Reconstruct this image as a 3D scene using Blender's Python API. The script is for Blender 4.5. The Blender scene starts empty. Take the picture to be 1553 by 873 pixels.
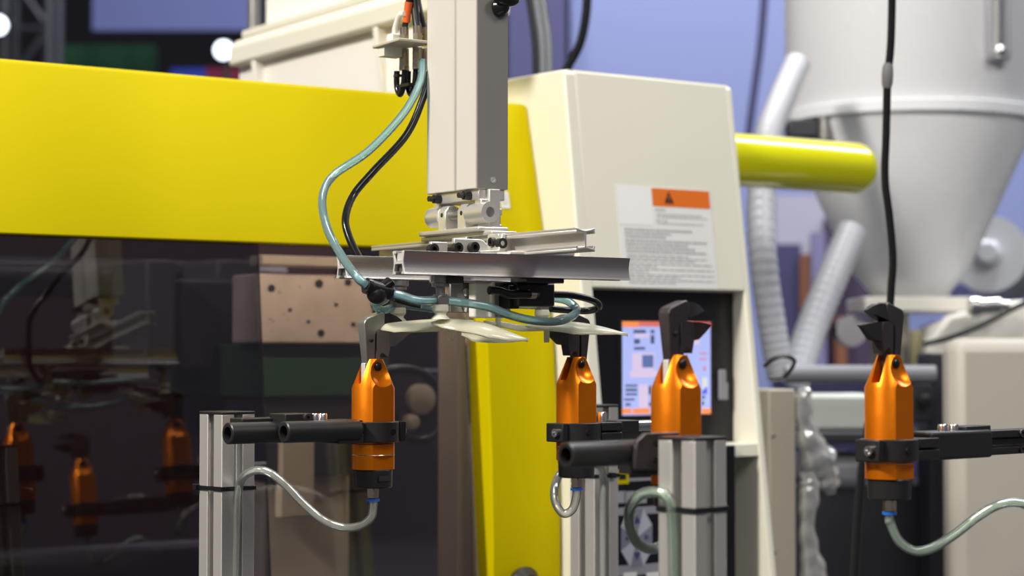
import bpy, bmesh, math, random
from mathutils import Vector as V, Matrix
random.seed(7)
R = math.radians
sc = bpy.context.scene
COL = sc.collection

# ------------------------------------------------------------------ camera
FPX, CX, CY = 3000.0, 776.5, 436.5           # focal length and centre in pixels of the 1553x873 frame
PITCH = math.atan(104 / 3000); CAMZ = 1.3
cam = bpy.data.cameras.new('camera'); co = bpy.data.objects.new('camera', cam); COL.objects.link(co)
co.location = (0, 0, CAMZ); co.rotation_euler = (R(90) + PITCH, 0, 0)
cam.sensor_width = 36; cam.lens = FPX / 1553 * 36; cam.clip_end = 60; cam.clip_start = .05
cam.dof.use_dof = True; cam.dof.focus_distance = 1.95; cam.dof.aperture_fstop = 5.0
sc.camera = co
# ------------------------------------------------------------------ world
w = bpy.data.worlds.new('world'); sc.world = w; w.use_nodes = True
w.node_tree.nodes['Background'].inputs[0].default_value = (.62, .60, .66, 1)
w.node_tree.nodes['Background'].inputs[1].default_value = .27
# ------------------------------------------------------------------ hall lights and one added fill
def area(name, loc, target, size, power, col):
    l = bpy.data.lights.new(name, 'AREA'); l.energy = power; l.size = size; l.color = col; l.shape = 'DISK'
    o = bpy.data.objects.new(name, l); COL.objects.link(o); o.location = loc
    o.rotation_euler = (V(target) - V(loc)).to_track_quat('-Z', 'Y').to_euler(); return o
area('hall_lamp_key', (-2.7, .1, 3.9), (.1, 2.1, 1.3), .7, 212, (1, .94, .86))
area('hall_lamp_front', (.9, -1.8, 4.2), (.2, 2.3, 1.3), 1.6, 58, (1, .99, .92))
area('hall_lamp_over', (-.3, 2.6, 4.6), (.1, 2.4, 1.2), 1.2, 60, (1, .96, .9))
strip = area('hall_lamp_rear', (2.9, 4.5, 5.0), (2.9, 4.5, 0), 5.0, 210, (.88, .92, 1))
strip.data.shape = 'RECTANGLE'; strip.data.size_y = .6; strip.rotation_euler = (0, 0, R(34.1))
area('fill_lamp_side', (2.7, .3, 4.4), (.9, 3.2, 1.2), 1.2, 62, (1, .98, .94))  # fill added to brighten the pale box, hopper and lever
area('hall_lamp_far', (.5, 6.2, 5.2), (.3, 9.0, 1.5), 2.0, 230, (.85, .88, 1))
sc.view_settings.view_transform = 'Standard'; sc.view_settings.look = 'None'
sc.view_settings.exposure = 0; sc.view_settings.gamma = 1; sc.view_settings.use_curve_mapping = False

# ------------------------------------------------------------------ geometry of the view
def ray(px, py):
    u = (px - CX) / FPX; v = (CY - py) / FPX
    return V((u, math.cos(PITCH) - v * math.sin(PITCH), math.sin(PITCH) + v * math.cos(PITCH)))
CAM = V((0, 0, CAMZ))
def at(px, py, Y):
    r = ray(px, py); return CAM + r * (Y / r.y)
class Frame:
    def __init__(s, o, deg):
        s.o = V((o[0], o[1], 0)); a = R(deg); s.rz = a
        s.X = V((math.cos(a), math.sin(a), 0)); s.D = V((-math.sin(a), math.cos(a), 0))
    def l(s, P):
        d = P - s.o; return V((d.dot(s.X), d.dot(s.D), P.z))
    def w(s, p): return s.o + s.X * p[0] + s.D * p[1] + V((0, 0, p[2]))
    def hit(s, px, py, n, p0):
        r = s.l(s.o + ray(px, py)) ; c = s.l(CAM)
        n = V(n); t = (V(p0) - c).dot(n) / r.dot(n); return c + r * t
    def y(s, px, py, y): return s.hit(px, py, (0, 1, 0), (0, y, 0))
    def x(s, px, py, x): return s.hit(px, py, (1, 0, 0), (x, 0, 0))
    def z(s, px, py, z): return s.hit(px, py, (0, 0, 1), (0, 0, z))
    def lean(s, px, py, y0, z0, k): return s.hit(px, py, (0, 1, -k), (0, y0, z0))
    def at(s, px, py, Y): return s.l(at(px, py, Y))
W0 = Frame((0, 0), 0)
RAIL = at(605, 398, 1.85)
F = Frame(RAIL, 34.1)                        # machine and robot share this direction
ZR = RAIL.z

# ------------------------------------------------------------------ mesh helpers
def cat(pts, n=6):
    pts = [V(p) for p in pts]; out = []
    P = [pts[0] * 2 - pts[1]] + pts + [pts[-1] * 2 - pts[-2]]
    for i in range(1, len(P) - 2):
        a, b, c, d = P[i - 1:i + 3]
        for k in range(n):
            t = k / n
            out.append(.5 * ((2 * b) + (c - a) * t + (2 * a - 5 * b + 4 * c - d) * t * t + (3 * b - a - 3 * c + d) * t ** 3))
    out.append(pts[-1]); return out
OFF = {}
class MB:
    def __init__(s): s.v = []; s.f = []
    def add(s, vs, fs):
        b = len(s.v); s.v += [V(q) for q in vs]; s.f += [tuple(b + i for i in q) for q in fs]; return s
    def hexa(s, P):       # 8 points: bottom ring then top ring
        return s.add(P, [(3, 2, 1, 0), (4, 5, 6, 7), (0, 1, 5, 4), (1, 2, 6, 5), (2, 3, 7, 6), (3, 0, 4, 7)])
    def box(s, x0, x1, y0, y1, z0, z1):
        return s.hexa([(x0, y0, z0), (x1, y0, z0), (x1, y1, z0), (x0, y1, z0), (x0, y0, z1), (x1, y0, z1), (x1, y1, z1), (x0, y1, z1)])
    def cbox(s, c, d): return s.box(c[0] - d[0] / 2, c[0] + d[0] / 2, c[1] - d[1] / 2, c[1] + d[1] / 2, c[2] - d[2] / 2, c[2] + d[2] / 2)
    def quad(s, a, b, c, d): return s.add([a, b, c, d], [(0, 1, 2, 3)])
    def cyl(s, a, b, r0, r1=None, n=24, cap=True):
        a, b = V(a), V(b); r1 = r0 if r1 is None else r1
        q = (b - a).to_track_quat('Z', 'Y'); ex, ey = q @ V((1, 0, 0)), q @ V((0, 1, 0)); vs = []
        for c, r in ((a, r0), (b, r1)):
            for i in range(n):
                t = 2 * math.pi * i / n; vs.append(c + ex * (r * math.cos(t)) + ey * (r * math.sin(t)))
        fs = [(i, (i + 1) % n, n + (i + 1) % n, n + i) for i in range(n)]
        if cap: fs += [tuple(range(n - 1, -1, -1)), tuple(range(n, 2 * n))]
        return s.add(vs, fs)
    def lathe(s, prof, a=(0, 0, 0), ax=(0, 0, 1), n=32, close=False):
        q = V(ax).to_track_quat('Z', 'Y'); a = V(a); vs = []; m = len(prof)
        for r, z in prof:
            for i in range(n):
                t = 2 * math.pi * i / n; vs.append(a + q @ V((max(r, 1e-6) * math.cos(t), max(r, 1e-6) * math.sin(t), z)))
        fs = []
        for k in range(m if close else m - 1):
            k2 = (k + 1) % m
            fs += [(k * n + i, k * n + (i + 1) % n, k2 * n + (i + 1) % n, k2 * n + i) for i in range(n)]
        if not close: fs += [tuple(range(n - 1, -1, -1)), tuple((m - 1) * n + i for i in range(n))]
        return s.add(vs, fs)
    def ring(s, a, b, ro, ri, n=24):
        L = (V(b) - V(a)).length; return s.lathe([(ri, 0), (ro, 0), (ro, L), (ri, L)], a, V(b) - V(a), n, True)
    def tube(s, pts, r, n=12, ri=None, rad=None):
        pts = [V(p) for p in pts]; m = len(pts)
        def sweep(rr, flip):
            t = (pts[1] - pts[0]).normalized(); nx = t.orthogonal().normalized(); vs = []
            for i, p in enumerate(pts):
                t2 = (pts[min(i + 1, m - 1)] - pts[max(i - 1, 0)]).normalized()
                nx = (nx - t2 * nx.dot(t2)).normalized(); ny = t2.cross(nx)
                q = rr * (rad[i] if rad else 1)
                vs += [p + nx * (q * math.cos(2 * math.pi * k / n)) + ny * (q * math.sin(2 * math.pi * k / n)) for k in range(n)]
            fs = []
            for i in range(m - 1):
                for k in range(n):
                    f = (i * n + k, i * n + (k + 1) % n, (i + 1) * n + (k + 1) % n, (i + 1) * n + k)
                    fs.append(f[::-1] if flip else f)
            return vs, fs
        vs, fs = sweep(r, False)
        if ri:
            v2, f2 = sweep(ri, True); b = len(vs); vs += v2; fs += [tuple(b + i for i in f) for f in f2]
            e = (m - 1) * n
            for k in range(n):
                k2 = (k + 1) % n
                fs.append((k2, k, b + k, b + k2)); fs.append((e + k, e + k2, b + e + k2, b + e + k))
        else: fs += [tuple(range(n - 1, -1, -1)), tuple((m - 1) * n + i for i in range(n))]
        return s.add(vs, fs)
    def prism(s, poly, fn, w0, w1):
        n = len(poly); vs = [fn(u, v, w0) for u, v in poly] + [fn(u, v, w1) for u, v in poly]
        return s.add(vs, [tuple(range(n - 1, -1, -1)), tuple(range(n, 2 * n))] + [(i, (i + 1) % n, n + (i + 1) % n, n + i) for i in range(n)])
    def ball(s, c, r, sq=(1, 1, 1), n=16):
        q_ = 10 if n < 40 else 32; prof = [(math.sin(math.pi * i / q_), -math.cos(math.pi * i / q_)) for i in range(q_ + 1)]; b = len(s.v)
        s.lathe([(q * r, z * r) for q, z in prof], (0, 0, 0), (0, 0, 1), n)
        for i in range(b, len(s.v)): s.v[i] = V((s.v[i].x * sq[0], s.v[i].y * sq[1], s.v[i].z * sq[2])) + V(c)
        return s
    def mesh(s, name, off=V((0, 0, 0)), smooth=35, sharp=True):
        me = bpy.data.meshes.new(name); me.from_pydata([v - off for v in s.v], [], s.f)
        b = bmesh.new(); b.from_mesh(me)
        if sharp: bmesh.ops.recalc_face_normals(b, faces=b.faces)
        b.to_mesh(me); b.free()
        if smooth:
            for p in me.polygons: p.use_smooth = True
            me.set_sharp_from_angle(angle=R(smooth))
        return me
    def build(s, name, mat, parent=None, bevel=0, smooth=35, label=None, off=None, keep=False):
        o0 = OFF.get(parent.name, V((0, 0, 0))) if parent else (off or V((0, 0, 0)))
        me = s.mesh(name, o0, smooth, not keep); me.materials.append(mat)
        o = bpy.data.objects.new(name, me); COL.objects.link(o)
        if parent: o.parent = parent
        OFF[o.name] = o0
        if bevel:
            m = o.modifiers.new('edges', 'BEVEL'); m.width = bevel; m.segments = 2; m.limit_method = 'ANGLE'; m.angle_limit = R(40)
        if label: o['label'] = label
        return o
def tag(o, label, cat_, group=None, kind=None):
    o['label'] = label; o['category'] = cat_
    if group: o['group'] = group
    if kind: o['kind'] = kind
    return o
def thing(name, label, cat_, fr=W0, base=(0, 0, 0), group=None, kind=None, deg=None):
    o = bpy.data.objects.new(name, None); COL.objects.link(o); o.empty_display_size = .02
    o.location = fr.w(base); o.rotation_euler = (0, 0, fr.rz); OFF[o.name] = V(base)
    return tag(o, label, cat_, group, kind)
def solo(mb, name, mat, label, cat_, fr=W0, base=(0, 0, 0), group=None, kind=None, bevel=0, smooth=35):
    o = mb.build(name, mat, None, bevel, smooth, off=V(base)); o.location = fr.w(base); o.rotation_euler = (0, 0, fr.rz)
    return tag(o, label, cat_, group, kind)
def copy_tree(o, parent=None):
    c = o.copy(); COL.objects.link(c); c.parent = parent
    for k in [q for q in bpy.data.objects if q.parent == o]: copy_tree(k, c)
    return c

# ------------------------------------------------------------------ materials
def mat(name, col, rough=.5, metal=0, noise=0, nscale=20, bump=0, bscale=200, emit=None, spec=.5, coat=0, trans=0, ior=1.45, aniso=None, sss=0):
    m = bpy.data.materials.new(name); m.use_nodes = True; nt = m.node_tree; b = nt.nodes['Principled BSDF']
    b.inputs['Base Color'].default_value = (*col, 1); b.inputs['Roughness'].default_value = rough; b.inputs['Metallic'].default_value = metal
    b.inputs['Specular IOR Level'].default_value = spec; b.inputs['Coat Weight'].default_value = coat
    b.inputs['Transmission Weight'].default_value = trans; b.inputs['IOR'].default_value = ior
    if sss: b.inputs['Subsurface Weight'].default_value = sss; b.inputs['Subsurface Radius'].default_value = (.01, .01, .008)
    if emit: b.inputs['Emission Color'].default_value = (*col, 1); b.inputs['Emission Strength'].default_value = emit
    if noise or bump or aniso:
        tc = nt.nodes.new('ShaderNodeTexCoord'); mp = nt.nodes.new('ShaderNodeMapping'); nt.links.new(tc.outputs['Object'], mp.inputs[0])
        if aniso: mp.inputs['Scale'].default_value = aniso
        nz = nt.nodes.new('ShaderNodeTexNoise'); nt.links.new(mp.outputs[0], nz.inputs[0]); nz.inputs['Scale'].default_value = nscale; nz.inputs['Detail'].default_value = 5
        if noise:
            mx = nt.nodes.new('ShaderNodeMix'); mx.data_type = 'RGBA'
            mx.inputs[6].default_value = (*[c * (1 - noise) for c in col], 1); mx.inputs[7].default_value = (*[min(1, c * (1 + noise)) for c in col], 1)
            nt.links.new(nz.outputs[0], mx.inputs[0]); nt.links.new(mx.outputs[2], b.inputs['Base Color'])
            mr = nt.nodes.new('ShaderNodeMapRange'); mr.inputs['To Min'].default_value = max(0, rough - .07); mr.inputs['To Max'].default_value = min(1, rough + .07)
            nt.links.new(nz.outputs[0], mr.inputs[0]); nt.links.new(mr.outputs[0], b.inputs['Roughness'])
        if bump:
            n2 = nt.nodes.new('ShaderNodeTexNoise'); n2.inputs['Scale'].default_value = bscale; nt.links.new(mp.outputs[0], n2.inputs[0])
            bp = nt.nodes.new('ShaderNodeBump'); bp.inputs['Strength'].default_value = bump; bp.inputs['Distance'].default_value = .001
            nt.links.new(n2.outputs[0], bp.inputs['Height']); nt.links.new(bp.outputs[0], b.inputs['Normal'])
    return m
def pane(name, tint, ior=1.7, rough=.0, gloss=(1, 1, 1)):     # see-through sheet: tinted transmission under a Fresnel reflection
    m = bpy.data.materials.new(name); m.use_nodes = True; nt = m.node_tree; nt.nodes.clear()
    o = nt.nodes.new('ShaderNodeOutputMaterial'); mx = nt.nodes.new('ShaderNodeMixShader'); t = nt.nodes.new('ShaderNodeBsdfTransparent')
    g = nt.nodes.new('ShaderNodeBsdfGlossy'); fr = nt.nodes.new('ShaderNodeFresnel')
    t.inputs[0].default_value = (*tint, 1); g.inputs['Roughness'].default_value = rough; g.inputs[0].default_value = (*gloss, 1); fr.inputs[0].default_value = ior
    nt.links.new(fr.outputs[0], mx.inputs[0]); nt.links.new(t.outputs[0], mx.inputs[1]); nt.links.new(g.outputs[0], mx.inputs[2]); nt.links.new(mx.outputs[0], o.inputs[0])
    return m
def clear(name, col, mixin, rough=.08):      # soft plastic tube: part see-through, part milky
    m = pane(name, [c ** .25 for c in col], 1.42, rough); nt = m.node_tree; mx = [n for n in nt.nodes if n.type == 'MIX_SHADER'][0]; t = [n for n in nt.nodes if n.type == 'BSDF_TRANSPARENT'][0]
    d = nt.nodes.new('ShaderNodeBsdfTranslucent'); d.inputs[0].default_value = (*[min(1, c * 1.05) for c in col], 1)
    df = nt.nodes.new('ShaderNodeBsdfDiffuse'); df.inputs[0].default_value = (*[min(1, c * 1.0) for c in col], 1)
    m1 = nt.nodes.new('ShaderNodeMixShader'); m1.inputs[0].default_value = .5; nt.links.new(d.outputs[0], m1.inputs[1]); nt.links.new(df.outputs[0], m1.inputs[2])
    m2 = nt.nodes.new('ShaderNodeMixShader'); m2.inputs[0].default_value = mixin
    nt.links.new(t.outputs[0], m2.inputs[1]); nt.links.new(m1.outputs[0], m2.inputs[2]); nt.links.new(m2.outputs[0], mx.inputs[1])
    return m
M = {}
M['yellow'] = mat('yellow_paint', (.555, .45, .0), .5, 0, .03, 6, .05, 600, spec=.06)
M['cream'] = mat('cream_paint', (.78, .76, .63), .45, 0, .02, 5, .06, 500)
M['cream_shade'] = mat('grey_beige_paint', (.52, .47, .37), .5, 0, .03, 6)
M['white_paint'] = mat('white_paint', (.90, .87, .79), .45, 0, .02, 6)
M['orange'] = mat('orange_anodised', (.92, .235, .003), .33, .72, .04, 60, .05, 900)
M['black'] = mat('black_anodised', (.018, .017, .017), .38, .0, .15, 60)
M['black_gloss'] = mat('black_rubber_gloss', (.012, .012, .013), .18)
M['black_panel'] = mat('black_panel_plastic', (.008, .008, .010), .35)
M['alu'] = mat('anodised_aluminium', (.60, .58, .54), .42, .55, .05, 40, .04, 60, aniso=(1, 1, .05))
M['alu_rail'] = mat('rail_aluminium', (.60, .57, .54), .27, .95, .06, 30, .03, 60, aniso=(.05, 1, 1))
M['alu_cross'] = mat('cross_rail_aluminium', (.72, .69, .64), .38, .7, .05, 30, .03, 60, aniso=(1, .05, 1))
M['alu_end'] = mat('sawn_aluminium', (.80, .78, .74), .5, .5, .08, 200)
M['silver'] = mat('machined_aluminium', (.76, .74, .68), .36, .65, .06, 50)
M['steel'] = mat('tool_steel', (.34, .33, .31), .36, .8, .18, 60, .05, 300)
M['jaw'] = mat('blackened_steel', (.10, .085, .085), .33, .75, .2, 60, .05, 300)
M['chrome'] = mat('bright_screw', (.75, .74, .72), .18, 1)
M['brass'] = mat('nickel_brass', (.62, .54, .40), .25, 1, .1, 80)
M['colpaint'] = mat('grey_beige_column', (.66, .62, .56), .42, .0, .02, 6)
M['blue'] = mat('blue_collar', (.02, .14, .62), .35)
M['white_plastic'] = mat('milky_plastic', (.82, .80, .74), .4, sss=.2)
M['cup'] = mat('silicone_cup', (.74, .72, .58), .4, sss=.4)
M['clear'] = clear('clear_tube', (.92, .94, .88), .20)
M['green_clear'] = clear('greenish_clear_tube', (.82, .96, .82), .20)
M['teal'] = clear('teal_tube', (.58, .88, .90), .30)
M['moulding'] = clear('pale_green_moulding', (.94, .92, .72), .93, .2)
M['hose'] = clear('spiral_hose_plastic', (.93, .94, 1.0), .78, .25)
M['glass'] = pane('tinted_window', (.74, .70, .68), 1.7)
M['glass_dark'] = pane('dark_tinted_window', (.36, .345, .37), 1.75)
M['paper'] = mat('label_paper', (.80, .80, .77), .5)
M['print'] = mat('label_print', (.40, .40, .39), .6)
M['orange_print'] = mat('orange_print', (.78, .16, .005), .5)
M['ink'] = mat('black_print', (.01, .01, .012), .5)
M['hopper'] = mat('hopper_paint', (.70, .71, .73), .28, 0, .02, 4)
M['grey'] = mat('mid_grey_paint', (.30, .30, .33), .4, 0, .05, 8)
M['dim_grey'] = mat('dim_grey_paint', (.13, .13, .14), .45, 0, .05, 8)
M['dark_grey'] = mat('dark_grey_paint', (.035, .036, .045), .45, 0, .1, 8)
M['dark_blue'] = mat('dark_blue_paint', (.05, .05, .14), .5)
M['violet'] = mat('violet_wall', (.19, .22, .40), .7, 0, .04, 1.2)
M['carpet'] = mat('hall_carpet', (.05, .055, .06), .9, 0, .2, 30)
M['far'] = mat('far_dark', (.010, .009, .014), .9)
M['green'] = mat('green_cloth', (.012, .07, .03), .8, 0, .1, 6)
M['wine'] = mat('dark_red_paint', (.055, .018, .018), .6)
M['plate'] = mat('worn_steel_plate', (.68, .60, .52), .45, .15, .25, 25, .4, 90)
M['wrap'] = mat('plastic_film', (.58, .57, .56), .10, .45, .2, 30, 1.0, 38, coat=.8)
M['cardboard'] = mat('cardboard', (.13, .08, .05), .85, 0, .06, 20)
M['lamp'] = mat('lamp_glow', (.80, .87, 1), .5, emit=4)
M['banner'] = mat('blue_grey_banner', (.115, .135, .30), .8)
for n, c, e in (('scr_blue', (.36, .42, .78), .75), ('scr_orange', (.85, .26, .09), .7), ('scr_red', (.62, .15, .12), .7), ('scr_ink', (.02, .02, .06), .3), ('scr_pink', (.58, .48, .66), .75), ('scr_mid', (.10, .15, .36), .7), ('scr_yellow', (.75, .72, .35), .7), ('scr_deep', (.05, .06, .62), .7)):
    M[n] = mat(n, c, .4, emit=e)

# ================================================================== THE HALL
solo(MB().box(-9, 11, -6, 16, -.05, 0), 'floor', M['carpet'], 'dark carpeted exhibition hall floor', 'floor', kind='structure')
solo(MB().box(-9, 11, 14, 14.2, 0, 7), 'wall_back', M['far'], 'dark far end of the exhibition hall', 'wall', kind='structure')
def slab(name, m, px0, py0, px1, py1, Y, th, label, cat_, zb=None, **k):
    a = at(px0, py1, Y); b = at(px1, py0, Y); z0 = a.z if zb is None else zb
    return solo(MB().box(a.x, b.x, Y, Y + th, z0, b.z), name, m, label, cat_, base=((a.x + b.x) / 2, Y, z0), **k)
slab('partition_wall', M['violet'], 866, -60, 1640, 700, 7.2, .08, 'violet blue partition wall behind the cream control cabinet', 'partition', zb=0)
slab('dark_curtain', M['dark_blue'], 770, -60, 858, 700, 7.0, .05, 'dark blue curtain strip beside the violet partition', 'curtain', zb=0)
slab('hanging_banner', M['banner'], 140, -120, 395, 46, 9.5, .04, 'blurred blue grey banner hanging above the yellow door', 'banner')
slab('green_backdrop', M['green'], 75, 68, 236, 330, 10.5, .06, 'dark green booth panel far behind the yellow door', 'panel', zb=0)
slab('blue_display', mat('blue_far_panel', (.03, .06, .45), .6), 258, 104, 312, 240, 11.0, .06, 'small blue panel far behind, left of the red one', 'panel', zb=0)
slab('red_display', mat('red_far_panel', (.22, .01, .04), .6), 312, 103, 420, 240, 10.8, .06, 'small dark red panel far behind, right of the blue one', 'panel', zb=0)
tr = thing('lighting_truss', 'dark grey lattice truss tower at the upper left', 'truss', W0, (at(36, 300, 9).x, 9, 0))
xa, xb = at(4, 300, 9).x, at(72, 300, 9).x
for x in (xa, xb):
    for y in (9, 9.2): MB().cyl((x, y, 0), (x, y, 5), .022, n=8).build('chord', M['dark_grey'], tr)
for k in range(18):
    z = k * .28; MB().cyl((xa if k % 2 else xb, 9, z), (xb if k % 2 else xa, 9, z + .28), .014, n=6).build('brace', M['dark_grey'], tr)
    MB().cyl((xa, 9, z), (xb, 9, z), .012, n=6).build('rung', M['dark_grey'], tr)
def lamp(px, py, Y, r, label):
    c = at(px, py, Y); t = thing('spot_lamp', label, 'lamp', W0, c, 'bright hall lamps')
    MB().lathe([(r * .35, .16), (r * .8, .12), (r * 1.05, .0), (r * 1.0, .0), (r * .7, .1), (r * .3, .14)], c, (0, .9, .25), 20, True).build('housing', M['black'], t)
    MB().cyl((c.x, c.y + .1, 0), (c.x, c.y + .1, c.z), .015, n=8).build('stand_pole', M['black'], t)
    MB().ball(c, r, (1, .6, 1)).build('bulb', M['lamp'], t)
lamp(339, 76, 9.0, .040, 'bright white lamp glowing left of the cream beam'); lamp(-3, 38, 8.6, .040, 'bright white lamp at the left edge in front of the truss')

# ================================================================== MACHINE: safety door
DY, DZ = .592, 1.4395                       # lower front edge of the yellow band
K = (.640 - DY) / (1.647 - DZ)              # its backward lean
XL = F.y(-120, 360, .6).x
xr_p = F.y(845, 640, .56).x; xl_p = F.y(745, 640, .56).x
ZT = 1.647
door = thing('safety_door', 'yellow sliding safety door with a dark tinted window', 'door', F, (.2, .6, .75))
def band(z): return DY + (z - DZ) * K
poly = [(band(DZ), DZ), (band(ZT - .006), ZT - .006), (band(ZT) + .004, ZT), (band(ZT) + .07, ZT + .002), (band(ZT) + .07, ZT - .01), (band(ZT) + .02, ZT - .012), (DY + .018, DZ)]
MB().prism(poly, lambda u, v, w: V((w, u, v)), XL, xr_p + .006).build('upper_band', M['yellow'], door, bevel=.002)
# pillar with the bent profile
prof = [(.556, .75), (.556, 1.06), (.560, 1.18), (.570, 1.31), (DY - .0005, DZ)]
MB().prism(prof + [(y + .05, z) for y, z in prof[::-1]], lambda u, v, w: V((w, u, v)), xl_p, xr_p + .003).build('pillar', M['yellow'], door, bevel=.002)
p = F.y(795, 884, .55); MB().lathe([(.020, 0), (.022, .01), (.012, .022)], (p.x, .556, p.z), (0, -1, 0)).build('handle', M['black'], door)
# glazing: two leaves, the left one darker
def gy(z): return .566 + (z - 1.05) * (.602 - .566) / (1.44 - 1.05)
xs = F.y(398, 600, .59).x; xe = F.y(716, 640, .58).x
def leaf_pane(name, x0, x1, dy, m, lab):
    MB().hexa([(x0, gy(.78) + dy, .78), (x1, gy(.78) + dy, .78), (x1, gy(.78) + dy + .004, .78), (x0, gy(.78) + dy + .004, .78),
               (x0, gy(1.45) + dy, 1.45), (x1, gy(1.45) + dy, 1.45), (x1, gy(1.45) + dy + .004, 1.45), (x0, gy(1.45) + dy + .004, 1.45)]).build(name, m, door, smooth=0, label=lab)
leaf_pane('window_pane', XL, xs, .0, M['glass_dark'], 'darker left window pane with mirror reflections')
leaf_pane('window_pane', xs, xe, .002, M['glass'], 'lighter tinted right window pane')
# sticker on the yellow band
a, b = F.lean(757, 290, DY - .001, DZ, K), F.lean(774, 316, DY - .001, DZ, K)
st = MB().quad((a.x, a.y, a.z), (b.x, a.y, a.z), (b.x, b.y, b.z), (a.x, b.y, b.z)).build('sticker', M['paper'], door, smooth=0, label='small white paper sticker on yellow')
m = MB()
for i in range(4):
    z = a.z - (i + 1) * .004; yy = DY - .0014 + (z - DZ) * K
    m.quad((a.x + .002, yy, z), (b.x - .003, yy, z), (b.x - .003, yy - .0003, z - .001), (a.x + .002, yy - .0003, z - .001))
m.build('sticker_print', M['print'], st, smooth=0)
XC0 = F.y(822, 345, .6).x; XE = F.y(762, 60, .62).x
# yellow rear cover behind the column
c0 = F.y(700, 133, .71); c1 = F.y(789, 200, .71)
solo(MB().box(XE + .004, XC0, .715, .735, 1.3, c0.z), 'rear_cover', M['yellow'], 'short yellow cover rising behind the door beside the cabinet', 'cover', F, (XC0, .725, 1.3), bevel=.004)
# beige frame strip right of the window
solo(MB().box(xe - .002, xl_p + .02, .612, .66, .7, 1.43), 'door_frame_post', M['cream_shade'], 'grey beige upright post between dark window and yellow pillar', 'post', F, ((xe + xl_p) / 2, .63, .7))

# ---------------------------------------------------- machine interior seen through the window
solo(MB().box(-1.6, .9, 1.75, 1.77, .3, 1.66), 'liner_panel', M['wine'], 'dark reddish rear liner inside the machine', 'panel', F, (-.3, 1.76, .3))
wl_ = thing('unseen_work_lamp', 'added unseen work lamp behind the lower edge of the yellow band', 'lamp', F, (.3, .66, 1.455))  # unseen lamp, assumed from the warm plate and added to light it
MB().box(.02, .56, .645, .675, 1.455, 1.475).build('lamp_housing', M['cream_shade'], wl_)
MB().box(.03, .55, .648, .672, 1.4525, 1.455).build('diffuser', mat('warm_diffuser', (1, .86, .68), .5, emit=3), wl_)
L_ = bpy.data.lights.new('unseen_work_lamp_light', 'AREA'); L_.shape = 'RECTANGLE'; L_.size = .5; L_.size_y = .02; L_.energy = .8; L_.color = (1, .86, .70)
lo_ = bpy.data.objects.new('unseen_work_lamp_light', L_); COL.objects.link(lo_); lo_.parent = wl_; lo_.location = (-.01, 0, -.004); lo_.rotation_euler = (R(28), 0, 0)
pl = thing('mould_platen', 'worn steel mould plate with bolt holes behind the glass', 'mould plate', F, (F.y(480, 520, .78).x, .8, F.y(480, 520, .78).z))
a, b = F.y(392, 414, .78), F.y(566, 521, .78)
MB().box(a.x, b.x, .78, .86, b.z, a.z).build('plate', M['plate'], pl, bevel=.003)
for px, py, r in ((484, 430, 7), (528, 428, 6), (487, 505, 6), (412, 437, 6), (440, 470, 3), (468, 488, 3), (510, 462, 3), (536, 492, 4)):
    c = F.y(px, py, .779); rr = r * .00085; MB().cyl((c.x, .7785, c.z), (c.x, .785, c.z), rr, n=16).build('bolt_hole', M['black'], pl)
for k in range(40):
    c = F.y(random.uniform(405, 560), random.uniform(420, 515), .779)
    MB().ball((c.x, .7795, c.z), random.uniform(.0008, .0018), (1, .5, 1), 8).build('glint_bead', M['chrome'], pl) if k % 3 == 0 else None  # chrome beads scattered to imitate sparkles of light on the plate
mb_ = thing('mould_block', 'dark green mould block under the steel plate', 'mould', F, (F.y(480, 640, .8).x, .9, F.y(480, 640, .8).z))
a, b = F.y(396, 521, .80), F.y(590, 600, .80); MB().box(a.x, b.x, .80, 1.1, b.z, a.z).build('upper_half', M['green'], mb_, bevel=.003)
a, b = F.y(400, 602, .81), F.y(540, 720, .81); MB().box(a.x, b.x, .81, 1.1, b.z, a.z).build('lower_half', M['dark_grey'], mb_, bevel=.003)
a = F.y(425, 650, .805); MB().box(a.x, a.x + .05, .80, .82, a.z - .12, a.z).build('guide_block', M['cream_shade'], mb_, bevel=.002)
for i, (py, lab) in enumerate(((425, 'upper steel tie bar crossing inside the machine'), (845, 'lower steel tie bar crossing inside the machine'))):
    c = F.y(300, py, 1.16); solo(MB().cyl((XL, 1.16, c.z), (xe + .02, 1.16, c.z), .030), 'tie_bar', M['jaw'], lab, 'bar', F, (.1, 1.16, c.z), 'steel tie bars')
gb = thing('toggle_block', 'dim grey toggle block behind the dark left pane', 'machine block', F, (F.y(300, 520, .9).x, .95, F.y(300, 520, .9).z))
for (x0, y0, x1, y1, y) in ((222, 392, 268, 560, .90), (275, 422, 392, 560, .95), (330, 392, 396, 500, 1.0)):
    a, b = F.y(x0, y0, y), F.y(x1, y1, y); MB().box(a.x, b.x, y, y + .12, b.z, a.z).build('block', M['dim_grey'], gb, bevel=.006)
hs = [F.y(x, y, .75) for x, y in ((560, 572), (600, 560), (640, 566), (668, 595), (672, 640), (648, 668), (612, 660), (600, 625))]
solo(MB().tube(cat(hs), .007), 'coolant_hose', M['black_gloss'], 'black coolant hose looped inside the machine behind the glass', 'hose', F, (hs[0].x, .75, hs[0].z))
sb_ = thing('mould_carriage', 'dark carriage with pale castings beside the looped hose', 'machine block', F, (F.y(640, 700, .9).x, .9, F.y(640, 700, .9).z))
a, b = F.y(585, 560, .88), F.y(712, 700, .88); MB().box(a.x, b.x, .88, 1.2, b.z, a.z).build('carriage', M['dark_grey'], sb_, bevel=.004)
for px, py, r in ((640, 605, .022), (625, 640, .012), (690, 600, .012), (585, 690, .01)):
    c = F.y(px, py, .87); MB().lathe([(r, 0), (r, .012), (r * .6, .016)], (c.x, .88, c.z), (0, -1, 0)).build('casting', M['cream_shade'], sb_)
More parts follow.
